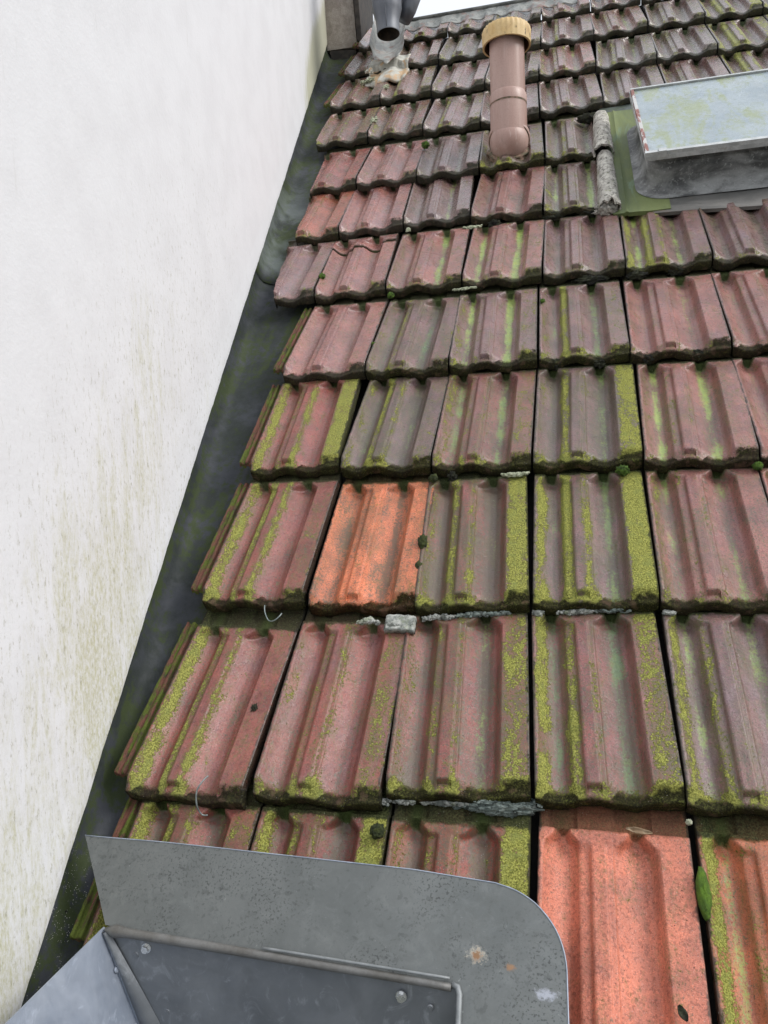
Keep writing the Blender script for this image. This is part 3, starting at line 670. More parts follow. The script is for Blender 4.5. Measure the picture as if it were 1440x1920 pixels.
tiles = {}
def put_tile(r, c, me=None, ov=None):
    if (r, c) in TI: d = TI[(r, c)]
    else:
        rr = random.Random(r * 31 + c * 7 + 5)
        colr = rr.choice([VIO, GREY, VIO, PINK]) if c > -3 else rr.choice([RED, PINK])
        gm = .62 if c >= 0 else .3
        look = rr.choice(['grey violet tile', 'wet violet tile', 'speckled grey tile', 'pale worn tile']) if c > -3 else 'reddish tile'
        d = (colr, rr.uniform(.1, .4), rr.uniform(.2, .5), rr.uniform(.1, .4), rr.uniform(.08, .34), rr.uniform(.2, .4), rr.uniform(.30, .44), rr.uniform(.3, .6) * gm * 1.5, rr.uniform(.4, .7) * gm * 1.5, rr.uniform(.7, 1.), rr.uniform(0, .4), rr.uniform(.6, .95), rr.uniform(.5, .9), look)
    if c >= 3 and r in (7, 8, 9): d = (GREY, .75, .7, .7, .5, .6, .3, .4, .4, .8, 0., .8, .5, 'lichen frosted tile')
    a, b_ = dv(c, r), dv(c + 1, r)
    x0 = c * W + (a[0] + b_[0]) / 200; s0 = r * L + (a[1] + b_[1]) / 200; yaw = max(-.03, min(.03, (b_[1] - a[1]) / 100 / W))
    rr = random.Random(r * 77 + c)
    x0 = c * W + a[0] / 100; sxx = 1 + (b_[0] - a[0]) / 100 / W; x0 += rr.uniform(-.0005, .0005) + (.0014 if c == 0 else 0); yaw += rr.uniform(-.005, .005); n0 = .037 + rr.uniform(-.0012, .0012)
    if ov: x0, s0, n0, yaw = [q if q is not None else p for p, q in zip((x0, s0, n0, yaw), ov)]
    me = me or VAR[(r * 5 + c * 3 + 40) % len(VAR)]
    o = bpy.data.objects.new('clay_tile', me); col.objects.link(o)
    if ov: sxx = 1.
    o.matrix_world = rframe(x0, s0, n0, yaw, TILT + rr.uniform(-.004, .004), rr.uniform(-.006, .006)) @ Matrix.Diagonal((sxx, 1, 1, 1))
    o.color = (*d[0], 1)
    o['m1'] = [float(d[1]), float(d[2]), float(d[3])]; o['m2'] = [float(d[4]), float(d[5]), float(d[6])]
    o['m3'] = [float(d[7]), float(d[8]), float(d[9])]; o['m4'] = [float(d[10]), float(d[11]), float(d[12])]
    first = -4 if r >= 4 else -3
    k = c - first
    side = 'in course' if r > -1 else 'in course'
    o['label'] = '%s, %s from wall, %s course up' % (d[13], ORD[k], ORD[r + 1])
    o['category'] = 'tile'; o['group'] = 'clay roof tiles laid in courses'
    tiles[(r, c)] = o
    return o
maxc = {-1: 1, 0: 1, 1: 2, 2: 2, 3: 2, 4: 3, 5: 0, 6: 0, 7: 4, 8: 4, 9: 4, 10: 4}
cuts = {4: (92, 84), 5: (62, 56), 6: (38, 30), 7: (8, -2), }
for r in range(-1, 11):
    first = -3
    if r >= 4: first = -4
    for c in range(first, maxc[r] + 1):
        me = None; ov = None
        if (r, c) == (4, -3): me = tile_mesh('cracked_roof_tile', 91, crack=True)
        if c == -4 and r in (4, 5, 6, 7):
            a, b_ = {4: (88, 34), 5: (66, 30), 6: (40, 22), 7: (11, 1)}[r]
            sh = -8
            me = tile_mesh('cut_roof_tile', 60 + r, cutl=(lambda y, a=a, b_=b_: a + (b_ - a) * min(y, 334) / 334.), chip=1.4)
        if (r, c) == (0, -3): ov = (-.622, -.020, None, -.035)
        if (r, c) == (0, -2): ov = (-.412, -.012, None, -.010)
        if r == -1: ov = (None, -L - .012, None, 0)
        if r == -1 and c < 0: me = tile_mesh('hatch_cut_roof_tile', 30 + c, hole={-3: (42, 200, 130), -2: (0, 200, 130), -1: (0, 122, 126)}[c], ymin=108 if c == -3 else None)
        if (r, c) == (-1, 0): me = tile_mesh('clean_roof_tile', 77, chip=.4, shoulder=-6); ov = (.004, -L - .004, .034, -.012)
        if (r, c) == (-1, 1): ov = (.2085, -L - .004, None, -.014)
        if (r, c) == (1, -2): me = tile_mesh('orange_roof_tile', 78, chip=.9); ov = (-.3975, .331, .035, .0)
        if (r, c) == (1, -3): ov = (-.604, .336, .040, -.006)
        if (r, c) in ((5, 0), (6, 0)): me = tile_mesh('narrow_roof_tile', 80 + r, x1=156.0)
        if (r, c) == (6, -1): pass
        t = put_tile(r, c, me, ov)
        if c == -3 and r <= 3 or (c == -4 and r in (8, 9, 10)):
            vs, fs = rim_mesh(r + 20, 95 if r == -1 else 0)
            ro = obj('side_channel', vs, fs, MAT['sidelock'], parent=t, smooth=True, autos=50)
            ro.location = (0, .028 + (.095 if r == -1 else 0), 0)
# small sub-window strip of tiles seen between curb and course seven are covered by the window

# ------------------------------------------------------------------ neighbouring wall
s0w, s1w = -1.1, 4.4
def wallpt(s, n, up=0.):
    p = roof(WALLX(s), s, n); return Vector((p.x, p.y, p.z + up))
ns = 220
wo = roof(WALLX(0), 0, .03)
wd = (roof(WALLX(1), 1, .03) - wo); wd = Vector((wd.x, wd.y, 0)).normalized()      # horizontal direction of the wall
wn = Vector((wd.y, -wd.x, 0))                                                # out of the wall, towards the roof
WM = Matrix((Vector((wn.x, wn.y, 0)), Vector((wd.x, wd.y, 0)), Vector((0, 0, 1)))).transposed().to_4x4(); WM.translation = wo
ylen = math.hypot(WALLX(1) - WALLX(0), CT)
vs, fs = [], []
def foot(y):   # local z of the ragged lower edge
    s = y / ylen; z = s * ST
    return z + .0035 * mn.noise(Vector((y * 16, 0, 0))) + .0022 * mn.noise(Vector((y * 70, 2, 0)))
ys = np.linspace(-1.0, 2.46, 420)
for y in ys:
    f = foot(y)
    vs += [(-.24, y, f), (-.004, y, f + .001), (.001, y, f + .005), (.0015, y, f + .02), (0, y, f + .08), (0, y, 4.8), (-.24, y, 4.8)]
n_ = 7
for i in range(len(ys) - 1):
    for j in range(n_):
        a = i * n_ + j; b_ = i * n_ + (j + 1) % n_
        fs.append((a, b_, b_ + n_, a + n_))
fs.append(tuple(range(n_))); fs.append(tuple(reversed(range((len(ys) - 1) * n_, len(ys) * n_))))
wl = obj('neighbour_wall', vs, fs, MAT['wall'], frame=WM, smooth=False)
# keep only long edges smooth enough
tag(wl, 'tall white rendered wall with green dirt streaks left of the tiled roof', 'wall')
# wall body under the render (to the ground)
mb = MB(); mb.add([(-.23, -1.0, -6), (-.012, -1.0, -6), (-.012, 2.45, -6), (-.23, 2.45, -6), (-.23, -1.0, -.98), (-.012, -1.0, -.98), (-.012, 2.45, 1.0), (-.23, 2.45, 1.0)],
                  [(0, 3, 2, 1), (4, 5, 6, 7), (0, 1, 5, 4), (1, 2, 6, 5), (2, 3, 7, 6), (3, 0, 4, 7)])
wb = mb.obj('wall_base', MAT['wall'], parent=wl)

# black flashing between wall and tiles: upstand, fold and pan
def flash_rows(sa, sb, lift=0.):
    rows = []
    for s in np.linspace(sa, sb, int((sb - sa) / .04) + 2):
        x = WALLX(s); q = .003 * mn.noise(Vector((s * 3, 5, 0)))
        rows.append([(x - .010, s, .045 + lift), (x - .006, s, .02 + lift), (x - .002, s, -.005 + lift + q), (x + .006, s, -.020 + lift + q), (x + .022, s, -.028 + lift + q), (x + .05, s, -.032 + lift - q), (x + .10, s, -.035 + lift), (x + .17, s, -.037 + lift), (x + .24, s, -.039 + lift)])
    return rows
fl = empty('wall_flashing', rframe(WALLX(1.2), 1.2, 0))
for (sa, sb, lf) in ((-.85, 1.55, 0.), (1.50, 3.6, .004)):
    rows = [[(x - WALLX(1.2), s - 1.2, n) for (x, s, n) in r] for r in flash_rows(sa, sb, lf)]
    v, f = sheet(rows, .003)
    p = obj('flashing_sheet', v, f, None or MAT['flash'], parent=fl, smooth=True)
tag(fl, 'black algae spotted metal flashing between the white wall and the cut tiles', 'flashing')

# ------------------------------------------------------------------ zinc hatch surround in front
pl = empty('hatch_surround', rframe(0, 0, 0))
tag(pl, 'grey zinc roof hatch surround with rounded corner and rust spots at the bottom', 'roof hatch')
PN = .052
outer = [(-.640, -.100), (-.50, -.1005), (-.312, -.1045), (-.15, -.108), (-.042, -.1155)]
cc = Vector((-.050, -.208)); 
for k in range(1, 13):
    a = math.radians(88 - k * 7.2); outer.append((cc.x + .0955 * math.cos(a), cc.y + .092 * math.sin(a)))
outer += [(.0465, -.26), (.048, -.40), (.048, -.62)]
inner_f = lambda x: -.214 - .018 * (x + .56) / .485
inner = [(-.560, -.212)] + [(x, inner_f(x)) for x in (-.48, -.4, -.3, -.2, -.12)] + [(-.078, -.2335), (-.0765, -.26), (-.074, -.40), (-.072, -.62)]
# resample both to equal counts
def resample(pts, n):
    P = [Vector(p) for p in pts]; d = [0]
    for i in range(1, len(P)): d.append(d[-1] + (P[i] - P[i - 1]).length)
    out = []
    for k in range(n):
        t = d[-1] * k / (n - 1); i = max(0, np.searchsorted(d, t) - 1); i = min(i, len(P) - 2)
        u = (t - d[i]) / max(1e-9, d[i + 1] - d[i]); out.append(P[i].lerp(P[i + 1], min(1, max(0, u))))
    return out
nI = 60
# split so that the corner of the inner edge matches the rounded outer corner
def seg_pair():
    o1 = resample(outer[:5], 24); i1 = resample(inner[:6] + [(-.092, inner_f(-.092))], 24)
    o2 = resample(outer[4:18], 22); i2 = resample([(-.092, inner_f(-.092)), (-.082, -.2325), (-.0775, -.2385), (-.0770, -.250)], 22)
    o3 = resample(outer[17:], 14); i3 = resample([(-.0770, -.250), (-.074, -.40), (-.072, -.62)], 14)
    return o1 + o2[1:] + o3[1:], i1 + i2[1:] + i3[1:]
oo, ii = seg_pair()
rows = []
for k in range(9):
    t = k / 8
    r = []
    for a, b_ in zip(oo, ii):
        p = a.lerp(b_, t)
        n = PN + .0025 * mn.noise(Vector((p.x * 9, p.y * 9, 1))) - .0015 * t
        r.append((p.x, p.y, n))
    rows.append(r)
v, f = sheet(rows, .0012)
obj('zinc_plate', v, [tuple(reversed(q)) for q in f], MAT['plate'], parent=pl, smooth=True, autos=40)
# bright cut edge of the plate
mb = MB(); mb.tube([(p.x, p.y, PN + .0025 * mn.noise(Vector((p.x * 9, p.y * 9, 1))) + .0002) for p in oo], .0009, 6)
mb.obj('cut_edge', MAT['zinc_light'], parent=pl, smooth=True)
# rounded fold strip along the opening
mb = MB(); path = [(p.x, p.y - .004, PN + .001) for p in resample([(-.556, -.214), (-.40, -.2195), (-.25, -.2255), (-.12, -.2305), (-.088, -.2325)], 30)]
rad = [.0063 * (1.35 if i == 1 else 1.0 if i else .4) * (1 - .3 * i / 30) for i in range(30)]
mb.tube(path, rad, 14); mb.obj('folded_seam', MAT['zinc_fold'], parent=pl, smooth=True)
mb = MB(); mb.tube([(-.087, -.2330, PN + .002), (-.080, -.2355, PN + .003), (-.0775, -.243, PN + .003), (-.0768, -.27, PN + .002), (-.073, -.42, PN), (-.072, -.6, PN)], [.003, .0035, .0035, .0035, .0035, .0035], 12)
mb.obj('side_hem', MAT['zinc_soft'], parent=pl, smooth=True)
mb = MB(); mb.tube([(x, inner_f(x) + .0035, PN + .0055) for x in np.linspace(-.33, -.090, 16)], .0018, 8)
mb.obj('raised_lip', MAT['zinc_soft'], parent=pl, smooth=True)
# world-vertical panels, expressed in the roof frame
RTi = RT.inverted()
def wv(p, dx=0., toward=0., up=0.):     # roof-frame point moved in world directions
    q = RT @ Vector(p) + Vector((dx, -toward, up)); return RTi @ q
A0 = Vector((-.558, -.2165, PN - .002)); B0 = Vector((-.079, -.2365, PN - .002))
down = .55
rows = []
for i in range(8):
    t = i / 7; r = []
    for j in range(14):
        u = j / 13; p = A0.lerp(B0, u)
        r.append(wv(p, dx=.115 * t * 1.9 * (1 - u), toward=.012 * t + .002 * math.sin(6 * u + 3 * t), up=-down * t))
    rows.append(r)
v, f = sheet(rows, .002, RTi @ Vector((0, -1, 0)))
obj('back_panel', v, f, MAT['zinc_dark'], parent=pl, smooth=True, autos=40)
rows = []
for i in range(8):
    t = i / 7; r = []
    for j in range(10):
        u = j / 9
        r.append(wv(A0, dx=-.002 + .115 * t * 1.9 - .004 * u, toward=.55 * u - .001, up=.002 - down * t + .0))
    rows.append(r)
v, f = sheet(rows, .002, RTi @ Vector((.95, 0, .3)))
obj('side_panel', v, [tuple(reversed(q)) for q in f], MAT['zinc_light'], parent=pl, smooth=True, autos=40)
# corner cover strip
def seam_pt(t, off=0., tw=0.): return wv(A0, dx=.2185 * t + off, toward=.012 * t + tw, up=-down * t)
mb = MB(); seg = 12; vs = []; fs = []
for i in range(14):
    t = i / 13 * .9
    wdt = .008 + .024 * min(1, t * 5)
    step = .0015 if i > 4 else 0.
    for k in range(7):
        a = k / 6
        vs.append(seam_pt(t, off=wdt * a - .001, tw=.003 + (.007 + step) * math.sin(math.pi * min(1, a * .95 + .05))))
for i in range(13):
    for k in range(6):
        q = i * 7 + k; fs.append((q, q + 7, q + 8, q + 1))
obj('corner_cover', vs, fs, MAT['zinc_dark'], parent=pl, smooth=True)
mb = MB(); mb.tube([seam_pt(t, off=-.001, tw=.004) for t in np.linspace(0.02, .8, 14)], .0016, 8); mb.obj('solder_bead', MAT['zinc_light'], parent=pl, smooth=True)
# hex bolts and rivets on the panels
def on_back(u, d, lift=.003):
    p = A0.lerp(B0, u); t = d / down
    return wv(p, dx=.2185 * t * (1 - u), toward=.012 * t + lift, up=-d)
FN = RTi @ Vector((0, -1, 0))
def disc(mb_, c, nrm, r, h, seg, rtop=None):
    nrm = Vector(nrm).normalized(); u = nrm.orthogonal().normalized(); v_ = nrm.cross(u); rtop = rtop or r
    vs = [c + (u * math.cos(2 * math.pi * k / seg) + v_ * math.sin(2 * math.pi * k / seg)) * r for k in range(seg)] + \
         [c + nrm * h + (u * math.cos(2 * math.pi * k / seg) + v_ * math.sin(2 * math.pi * k / seg)) * rtop for k in range(seg)]
    fs = [(k, (k + 1) % seg, seg + (k + 1) % seg, seg + k) for k in range(seg)] + [tuple(range(seg, 2 * seg))]
    mb_.add(vs, fs)
for (u, d) in ((.118, .016), (.850, .020)):
    mb = MB(); c = on_back(u, d, .001)
    disc(mb, c, FN, .0068, .0012, 20); disc(mb, c + FN * .0012, FN, .0052, .005, 6, .0050)
    mb.obj('hex_bolt', MAT['steel'], parent=pl)
for (u, d) in ((.075, .028), (.115, .098), (.925, .028)):
    mb = MB(); c = on_back(u, d, .001); disc(mb, c, FN, .0042, .0014, 16, .003); disc(mb, c + FN * .0014, FN, .0015, .0004, 10)
    mb.obj('rivet', MAT['zinc_dark'], parent=pl)
for (y, d) in ((.010, .048), (.016, .118), (.02, .19)):
    mb = MB(); t = d / down; c = wv(A0, dx=.2185 * t + .0015, toward=y, up=-d); nn = RTi @ Vector((.93, -.1, .37))
    disc(mb, c, nn, .0042, .0014, 16, .003); mb.obj('rivet', MAT['zinc_light'], parent=pl)

# ------------------------------------------------------------------ vent pipe
vx, vsl = -.0955, 2.088
vp = empty('vent_pipe', Matrix.Translation(roof(vx, vsl, 0)))
tag(vp, 'pinkish brown plastic vent pipe with yellow ribbed cap rising through the tiles', 'vent pipe')
O = roof(vx, vsl, 0)
upv = Vector((0, 0, 1))
ctrl = roof(vx, vsl, .045) - O
ax = Vector((0, math.sin(math.radians(38)), math.cos(math.radians(38))))
# elbow: ball shaped bend running down into the tile
vs, fs = [], []; seg, rg_ = 40, 20
for i in range(rg_ + 1):
    ph = math.pi * i / rg_
    for k in range(seg):
        a = 2 * math.pi * k / seg
        d = Vector((math.sin(ph) * math.cos(a), math.sin(ph) * math.sin(a), -math.cos(ph)))
        vs.append(ctrl + Vector((d.x * .0605, d.y * .0605, d.z * .0625)))
for i in range(rg_):
    for k in range(seg):
        a = i * seg + k; c = i * seg + (k + 1) % seg; fs.append((a, c, c + seg, a + seg))
obj('elbow', vs, fs, MAT['pvc'], parent=vp, smooth=True)
mb = MB(); mb.tube([ctrl, ctrl + upv * .118], .0572, 40, False, False); mb.obj('lower_shaft', MAT['pvc'], parent=vp, smooth=True, autos=50)
mb = MB(); mb.tube([ctrl + upv * .108, ctrl + upv * .31], .0540, 40, False, True); mb.obj('shaft', MAT['pvc'], parent=vp, smooth=True, autos=50)
c0 = ctrl + ax * .002
mb = MB(); mb.tube([c0, c0 + ax * .0005, c0 + ax * .002, c0 + ax * .017, c0 + ax * .019], [.0605, .0640, .0652, .0652, .058], 48, False, False); mb.obj('lower_socket', MAT['pvc'], parent=vp, smooth=True, autos=40)
mb = MB(); mb.tube([c0 - ax * .0014, c0 - ax * .0002], [.0612, .0632], 48, False, False); mb.obj('dark_joint', MAT['pvc_moss'], parent=vp, smooth=True, autos=40)
c1 = ctrl + upv * .112
mb = MB(); mb.tube([c1, c1 + upv * .001, c1 + upv * .026, c1 + upv * .033], [.0560, .0582, .0578, .0540], 40, False, False); mb.obj('upper_socket', MAT['pvc'], parent=vp, smooth=True, autos=40)
mb = MB(); mb.tube([c1 - upv * .004, c1 + upv * .0002], .0580, 40, False, False); mb.obj('mossy_joint', MAT['pvc_moss'], parent=vp, smooth=True)
# cap: ribbed rim, hollow below
cz0, cz1 = .290, .345
vs, fs = [], []; seg = 180
prof = [(.0690, cz0, 0), (.0750, cz0, 0), (.0752, cz0 + .03, .3), (.0745, cz0 + .042, 1), (.0700, cz0 + .052, 1), (.0600, cz0 + .057, .5), (.03, cz0 + .059, 0), (.001, cz0 + .059, 0)]
inn = [(.0690, cz0, 0), (.0685, cz0 + .045, 0), (.001, cz0 + .047, 0)]
for P_ in (prof, inn):
    base = len(vs)
    for (r, z, rb) in P_:
        for k in range(seg):
            a = 2 * math.pi * k / seg; q = r + rb * .0022 * max(0, math.cos(a * 30)) ** .5 if math.cos(a * 30) > 0 else r
            vs.append(ctrl + Vector((q * math.cos(a), q * math.sin(a), z)))
    for i in range(len(P_) - 1):
        for k in range(seg):
            a = base + i * seg + k; c = base + i * seg + (k + 1) % seg
            fs.append((a, c, c + seg, a + seg))
capo = obj('cap', vs, fs, MAT['cap'], parent=vp, smooth=True, autos=35)
capo.data.materials.append(MAT['cap_in'])
for i, p in enumerate(capo.data.polygons):
    if i >= (len(prof) - 1) * seg: p.material_index = 1
# mortar bed around its foot
def blob(name, M, rx, ry, rz, mat, seed, rough=.35, seg=28, rings=14, label=None, cat=None, group=None, parent=None, freq=2.4):
    vs, fs = [], []
    for i in range(rings + 1):
        ph = math.pi * i / rings
        for k in range(seg):
            a = 2 * math.pi * k / seg
            d = Vector((math.sin(ph) * math.cos(a), math.sin(ph) * math.sin(a), math.cos(ph)))
            q = 1 + rough * mn.noise(d * freq + Vector((seed, 0, 0))) + rough * .6 * mn.noise(d * freq * 3.3 + Vector((seed, 3, 0))) + rough * .35 * mn.noise(d * freq * 9 + Vector((seed, 6, 0)))
            vs.append((d.x * rx * q, d.y * ry * q, d.z * rz * q))
    for i in range(rings):
        for k in range(seg):
            a = i * seg + k; c = i * seg + (k + 1) % seg
            fs.append((a, a + seg, c + seg, c))
    o = obj(name, vs, fs, mat, parent=parent, frame=M, smooth=True)
    if label: tag(o, label, cat, group)
    return o
f_ = blob('foot_collar', None, .068, .075, .02, MAT['pvc_moss'], 4.4, .25, parent=vp)
f_.matrix_local = Matrix.Translation((0, 0, 0)) @ RT.to_4x4() @ Matrix.Translation((0, .0, .010))

# ------------------------------------------------------------------ roof window
rw = empty('roof_window', rframe(.50, 1.95, 0))
tag(rw, 'raised roof window with algae stained blue glass and white frame', 'roof window')
def rl(pts): return [(x - .50, s - 1.95, n) for (x, s, n) in pts]
RX = 1.02
# lid: slab tilted a little, its frame, glazing
NL = .118
def lidp(x, s, n): return (x - .50, s - 1.95, n)
xl = .268; sb, st_ = 1.718, 2.168
mb = MB(); mb.hexa(rl([(xl + .014, sb, NL - .017), (RX, sb + .006, NL - .017), (RX - .02, st_, NL - .017), (xl + .004, st_, NL - .030), (xl + .012, sb, NL - .006), (RX, sb + .006, NL - .006), (RX - .02, st_, NL - .006), (xl + .001, st_, NL - .006)]))
# frame bars proud of the glass
mb.obj('lid', MAT['lid_frame'], parent=rw)
mb = MB(); mb.hexa(rl([(xl + .024, sb + .016, NL - .005), (RX - .01, sb + .020, NL - .005), (RX - .03, st_ - .012, NL - .005), (xl + .014, st_ - .012, NL - .005), (xl + .024, sb + .016, NL - .001), (RX - .01, sb + .020, NL - .001), (RX - .03, st_ - .012, NL - .001), (xl + .014, st_ - .012, NL - .001)]))
mb.obj('glazing', MAT['glass'], parent=rw)
for nm, pts, m in (('frame_bar', [(xl + .012, sb + .001, NL - .008), (RX, sb + .005, NL - .008), (RX, sb + .0175, NL - .008), (xl + .012, sb + .0135, NL - .008)], 'lid_frame'),
                   ('frame_bar', [(xl + .003, st_ - .011, NL - .008), (RX, st_ - .009, NL - .008), (RX, st_ - .001, NL - .008), (xl + .003, st_ - .003, NL - .008)], 'lid_frame'),
                   ('side_trim', [(xl + .0135, sb + .0145, NL - .008), (xl + .0225, sb + .0145, NL - .008), (xl + .0125, st_ - .012, NL - .008), (xl + .004, st_ - .012, NL - .008)], 'lid_rust')):
    mb = MB(); mb.hexa(rl(pts + [(x, s, NL + .0045) for (x, s, n) in pts])); mb.obj(nm, MAT[m], parent=rw)
mb = MB(); mb.box(lidp(xl + .046, sb - .002, NL - .010), lidp(xl + .066, sb + .016, NL + .007)); mb.obj('clip', MAT['lid_frame'], parent=rw)
# curb with rounded lower left corner, flaring into a skirt
base = []
def rounded(xa, sa, xb, sb_, r, n=8):
    pts = []
    for (ccx, ccs, a0) in ((xa + r, sb_ - r, 90), (xa + r, sa + r, 180), (xb - r, sa + r, 270), (xb - r, sb_ - r, 0)):
        for k in range(n + 1):
            a = math.radians(a0 + 90 * k / n); pts.append((ccx + r * math.cos(a), ccs + r * math.sin(a)))
    return pts
lev = [(.292, 1.742, .022, .100), (.292, 1.740, .026, .084), (.290, 1.735, .03, .083), (.290, 1.732, .045, .050), (.288, 1.728, .055, .032), (.285, 1.718, .065, .020), (.274, 1.700, .075, .0125), (.262, 1.682, .08, .0095)]
vs, fs = [], []
for (xa, sa, r, n) in lev:
    for (x, s) in rounded(xa, sa, RX + (.30 - xa), 2.15 + (1.742 - sa) * .6, r): vs.append((x - .5, s - 1.95, n))
m_ = len(vs) // len(lev)
for i in range(len(lev) - 1):
    for k in range(m_):
        fs.append((i * m_ + k, i * m_ + (k + 1) % m_, (i + 1) * m_ + (k + 1) % m_, (i + 1) * m_ + k))
obj('curb', vs, fs, MAT['curb'], parent=rw, smooth=True)
rows = []
for s in np.linspace(1.622, 1.775, 8):
    rows.append([(x - .5, s - 1.95 + (-.028 * (x - .27) / .4 if s < 1.7 else 0), .004 + .05 * ((s - 1.628) / .147) ** 2 * .22 + .001 * math.sin(x * 20)) for x in np.linspace(.300, 1.05, 20)])
v, f = sheet(rows, .010); obj('front_skirt', v, f, MAT['curb_skirt'], parent=rw, smooth=True, autos=50)
rows = []
for s in np.linspace(1.630, 2.30, 18):
    xr = .345
    rows.append([(x - .5, s - 1.95, .0075 + (.004 if .225 < x < .232 else 0) + .0015 * mn.noise(Vector((x * 20, s * 9, 0)))) for x in np.linspace(.196, xr, 22)])
v, f = sheet(rows, .012); obj('side_flashing', v, f, MAT['green_flash'], parent=rw, smooth=True, autos=50)
rows = []
for s in np.linspace(2.14, 2.42, 4):
    rows.append([(x - .5, s - 1.95, .003) for x in (.19, .5, 1.05)])
v, f = sheet(rows, .004); obj('head_flashing', v, f, MAT['flash'], parent=rw)

# white edging caps beside the window
def edging(s0, s1, seed, label):
    rows = []
    nn = 34
    for i in range(nn):
        t = i / (nn - 1); s = s0 + (s1 - s0) * t
        taper = 1.0 - .20 * t
        r = []
        for k in range(17):
            a = math.pi * k / 16; e = (1 - min(1, (1 - t) / .10)) * .0 + max(0, (.06 - t) / .06) * .35
            q = .0285 * taper * (1 + .10 * mn.noise(Vector((a * 2, t * 6, seed))) + (.22 * mn.noise(Vector((a * 3, t * 22, seed))) if t < .16 else .05 * mn.noise(Vector((a * 5, t * 18, seed)))))
            if t > .93: q *= math.sqrt(max(0.02, 1 - ((t - .93) / .075) ** 2))
            ds = .012 * mn.noise(Vector((a * 2.5, 1, seed))) * max(0, 1 - t / .12)
            r.append((-math.cos(a) * q * 1.02, s - s0 + ds, math.sin(a) * q * 1.05))
        rows.append(r)
    v, f = sheet(rows, .006)
    o = obj('edging_cap', v, f, MAT['white_cap'], frame=rframe(.1865, s0, .010 + (.012 if seed > 5 else .006), -.01, .012), smooth=True, autos=60)
    tag(o, label, 'edging tile', 'white edging caps beside the roof window')
edging(1.642, 1.985, 2.2, 'lower whitewashed half round edging cap with broken end beside the green flashing')
edging(1.965, 2.255, 8.8, 'upper whitewashed half round edging cap left of the roof window frame')
blob('mortar_lump', rframe(.178, 1.652, .010), .030, .018, .020, MAT['white_cap'], 3.3, .6, label='crumbling mortar lump at the foot of the lower white edging cap', cat='mortar')
blob('grime_clump', rframe(.150, 2.275, .006), .030, .014, .014, MAT['grub'], 5.3, .6, label='black dirt clump above the upper white edging cap', cat='dirt')
# debris under tile heads near the window
# ------------------------------------------------------------------ ridge
rg = empty('ridge_flashing', rframe(0, 3.5, 0)); tag(rg, 'pale wavy lead ridge flashing with dark trim at the very top of the roof', 'flashing')
rows = []
xs_ = np.linspace(-.70, 1.6, 470)
for k, t in enumerate(np.linspace(0, 1, 7)):
    r = []
    for x in xs_:
        u = ((x % W) + .0) / W * 200
        h = np.interp(u, px, pz) * .001
        sl = 3.455 + .010 * mn.noise(Vector((x * 14, 0, 0))) - .6 * (h + .006)
        s = sl + (3.545 - sl) * t
        r.append((x, s - 3.5, .030 - (s - 3.336) * .084 + h * (1 - t) * .9 + .003 + .014 * t * t + .002 * mn.noise(Vector((x * 30, s * 30, 0)))))
    rows.append(r)
v, f = sheet(rows, .003); obj('lead_apron', v, f, MAT['ridge_lead'], parent=rg, smooth=True)
mb = MB(); mb.tube([(x, .050 + .001 * math.sin(x * 9), .028) for x in np.linspace(-.70, 1.6, 30)], .011, 12); mb.obj('ridge_trim', MAT['lead_dark'], parent=rg, smooth=True)

# ------------------------------------------------------------------ eave end, downpipe, splash sheet
ev = empty('eave_end', WM @ Matrix.Translation((0, 2.36, 0)))
tag(ev, 'stained beige eave box at the top end of the white wall', 'eave')
zb = 2.36 + .02
mb = MB()
mb.hexa([(.0, .06, zb), (.135, .07, zb + .01), (.14, .5, zb + .02), (.0, .5, zb + .02), (.0, .0, zb + .55), (.115, -.01, zb + .55), (.13, .5, zb + .55), (.0, .5, zb + .55)])
mb.obj('soffit', MAT['eave'], parent=ev)
mb = MB(); mb.hexa([(.139, .055, zb + .03), (.160, .055, zb + .02), (.165, .5, zb + .02), (.142, .5, zb + .02), (.119, -.03, zb + .55), (.142, -.03, zb + .55), (.165, .5, zb + .55), (.142, .5, zb + .55)])
mb.obj('fascia_board', MAT['eave_dark'], parent=ev)
mb = MB(); mb.hexa([(.02, .075, zb - .055), (.12, .08, zb - .05), (.13, .4, zb - .03), (.02, .4, zb - .03), (.01, .062, zb - .002), (.132, .072, zb - .002), (.135, .4, zb + .012), (.01, .4, zb + .012)])
mb.obj('lower_block', MAT['eave_dark'], parent=ev)

dpx = roof(-.600, 3.03, .135)
dp = empty('downpipe', Matrix.Translation(dpx)); tag(dp, 'grey zinc downpipe spout ending above the top left tiles', 'downpipe')
R0 = .0455; seg = 40
mb = MB(); vs, fs = [], []
tilt_d = Vector((-.035, .05, 1)).normalized()
def ring(c, r, ax_):
    u = Vector((1, 0, 0)); u = (u - ax_ * u.dot(ax_)).normalized(); v_ = ax_.cross(u)
    return [c + (u * math.cos(2 * math.pi * k / seg) + v_ * math.sin(2 * math.pi * k / seg)) * r for k in range(seg)]
levs = [(0, R0 - .0015), (0, R0), (.006, R0 + .001), (.008, R0), (.055, R0 + .002), (.085, R0 + .010), (.10, R0 + .014), (.55, R0 + .015)]
for (z, r) in levs: vs += ring(tilt_d * z, r, tilt_d)
for i in range(len(levs) - 1):
    for k in range(seg):
        a = i * seg + k; c = i * seg + (k + 1) % seg; fs.append((a, c, c + seg, a + seg))
obj('spout', vs, fs, MAT['downpipe'], parent=dp, smooth=True, autos=40)
vs, fs = [], []
for (z, r) in [(0, R0 - .0015), (.2, R0 - .003), (.3, .001)]: vs += ring(tilt_d * z, r, tilt_d)
for i in range(2):
    for k in range(seg):
        a = i * seg + k; c = i * seg + (k + 1) % seg; fs.append((a, a + seg, c + seg, c))
obj('bore', vs, fs, MAT['pipe_in'], parent=dp, smooth=True)
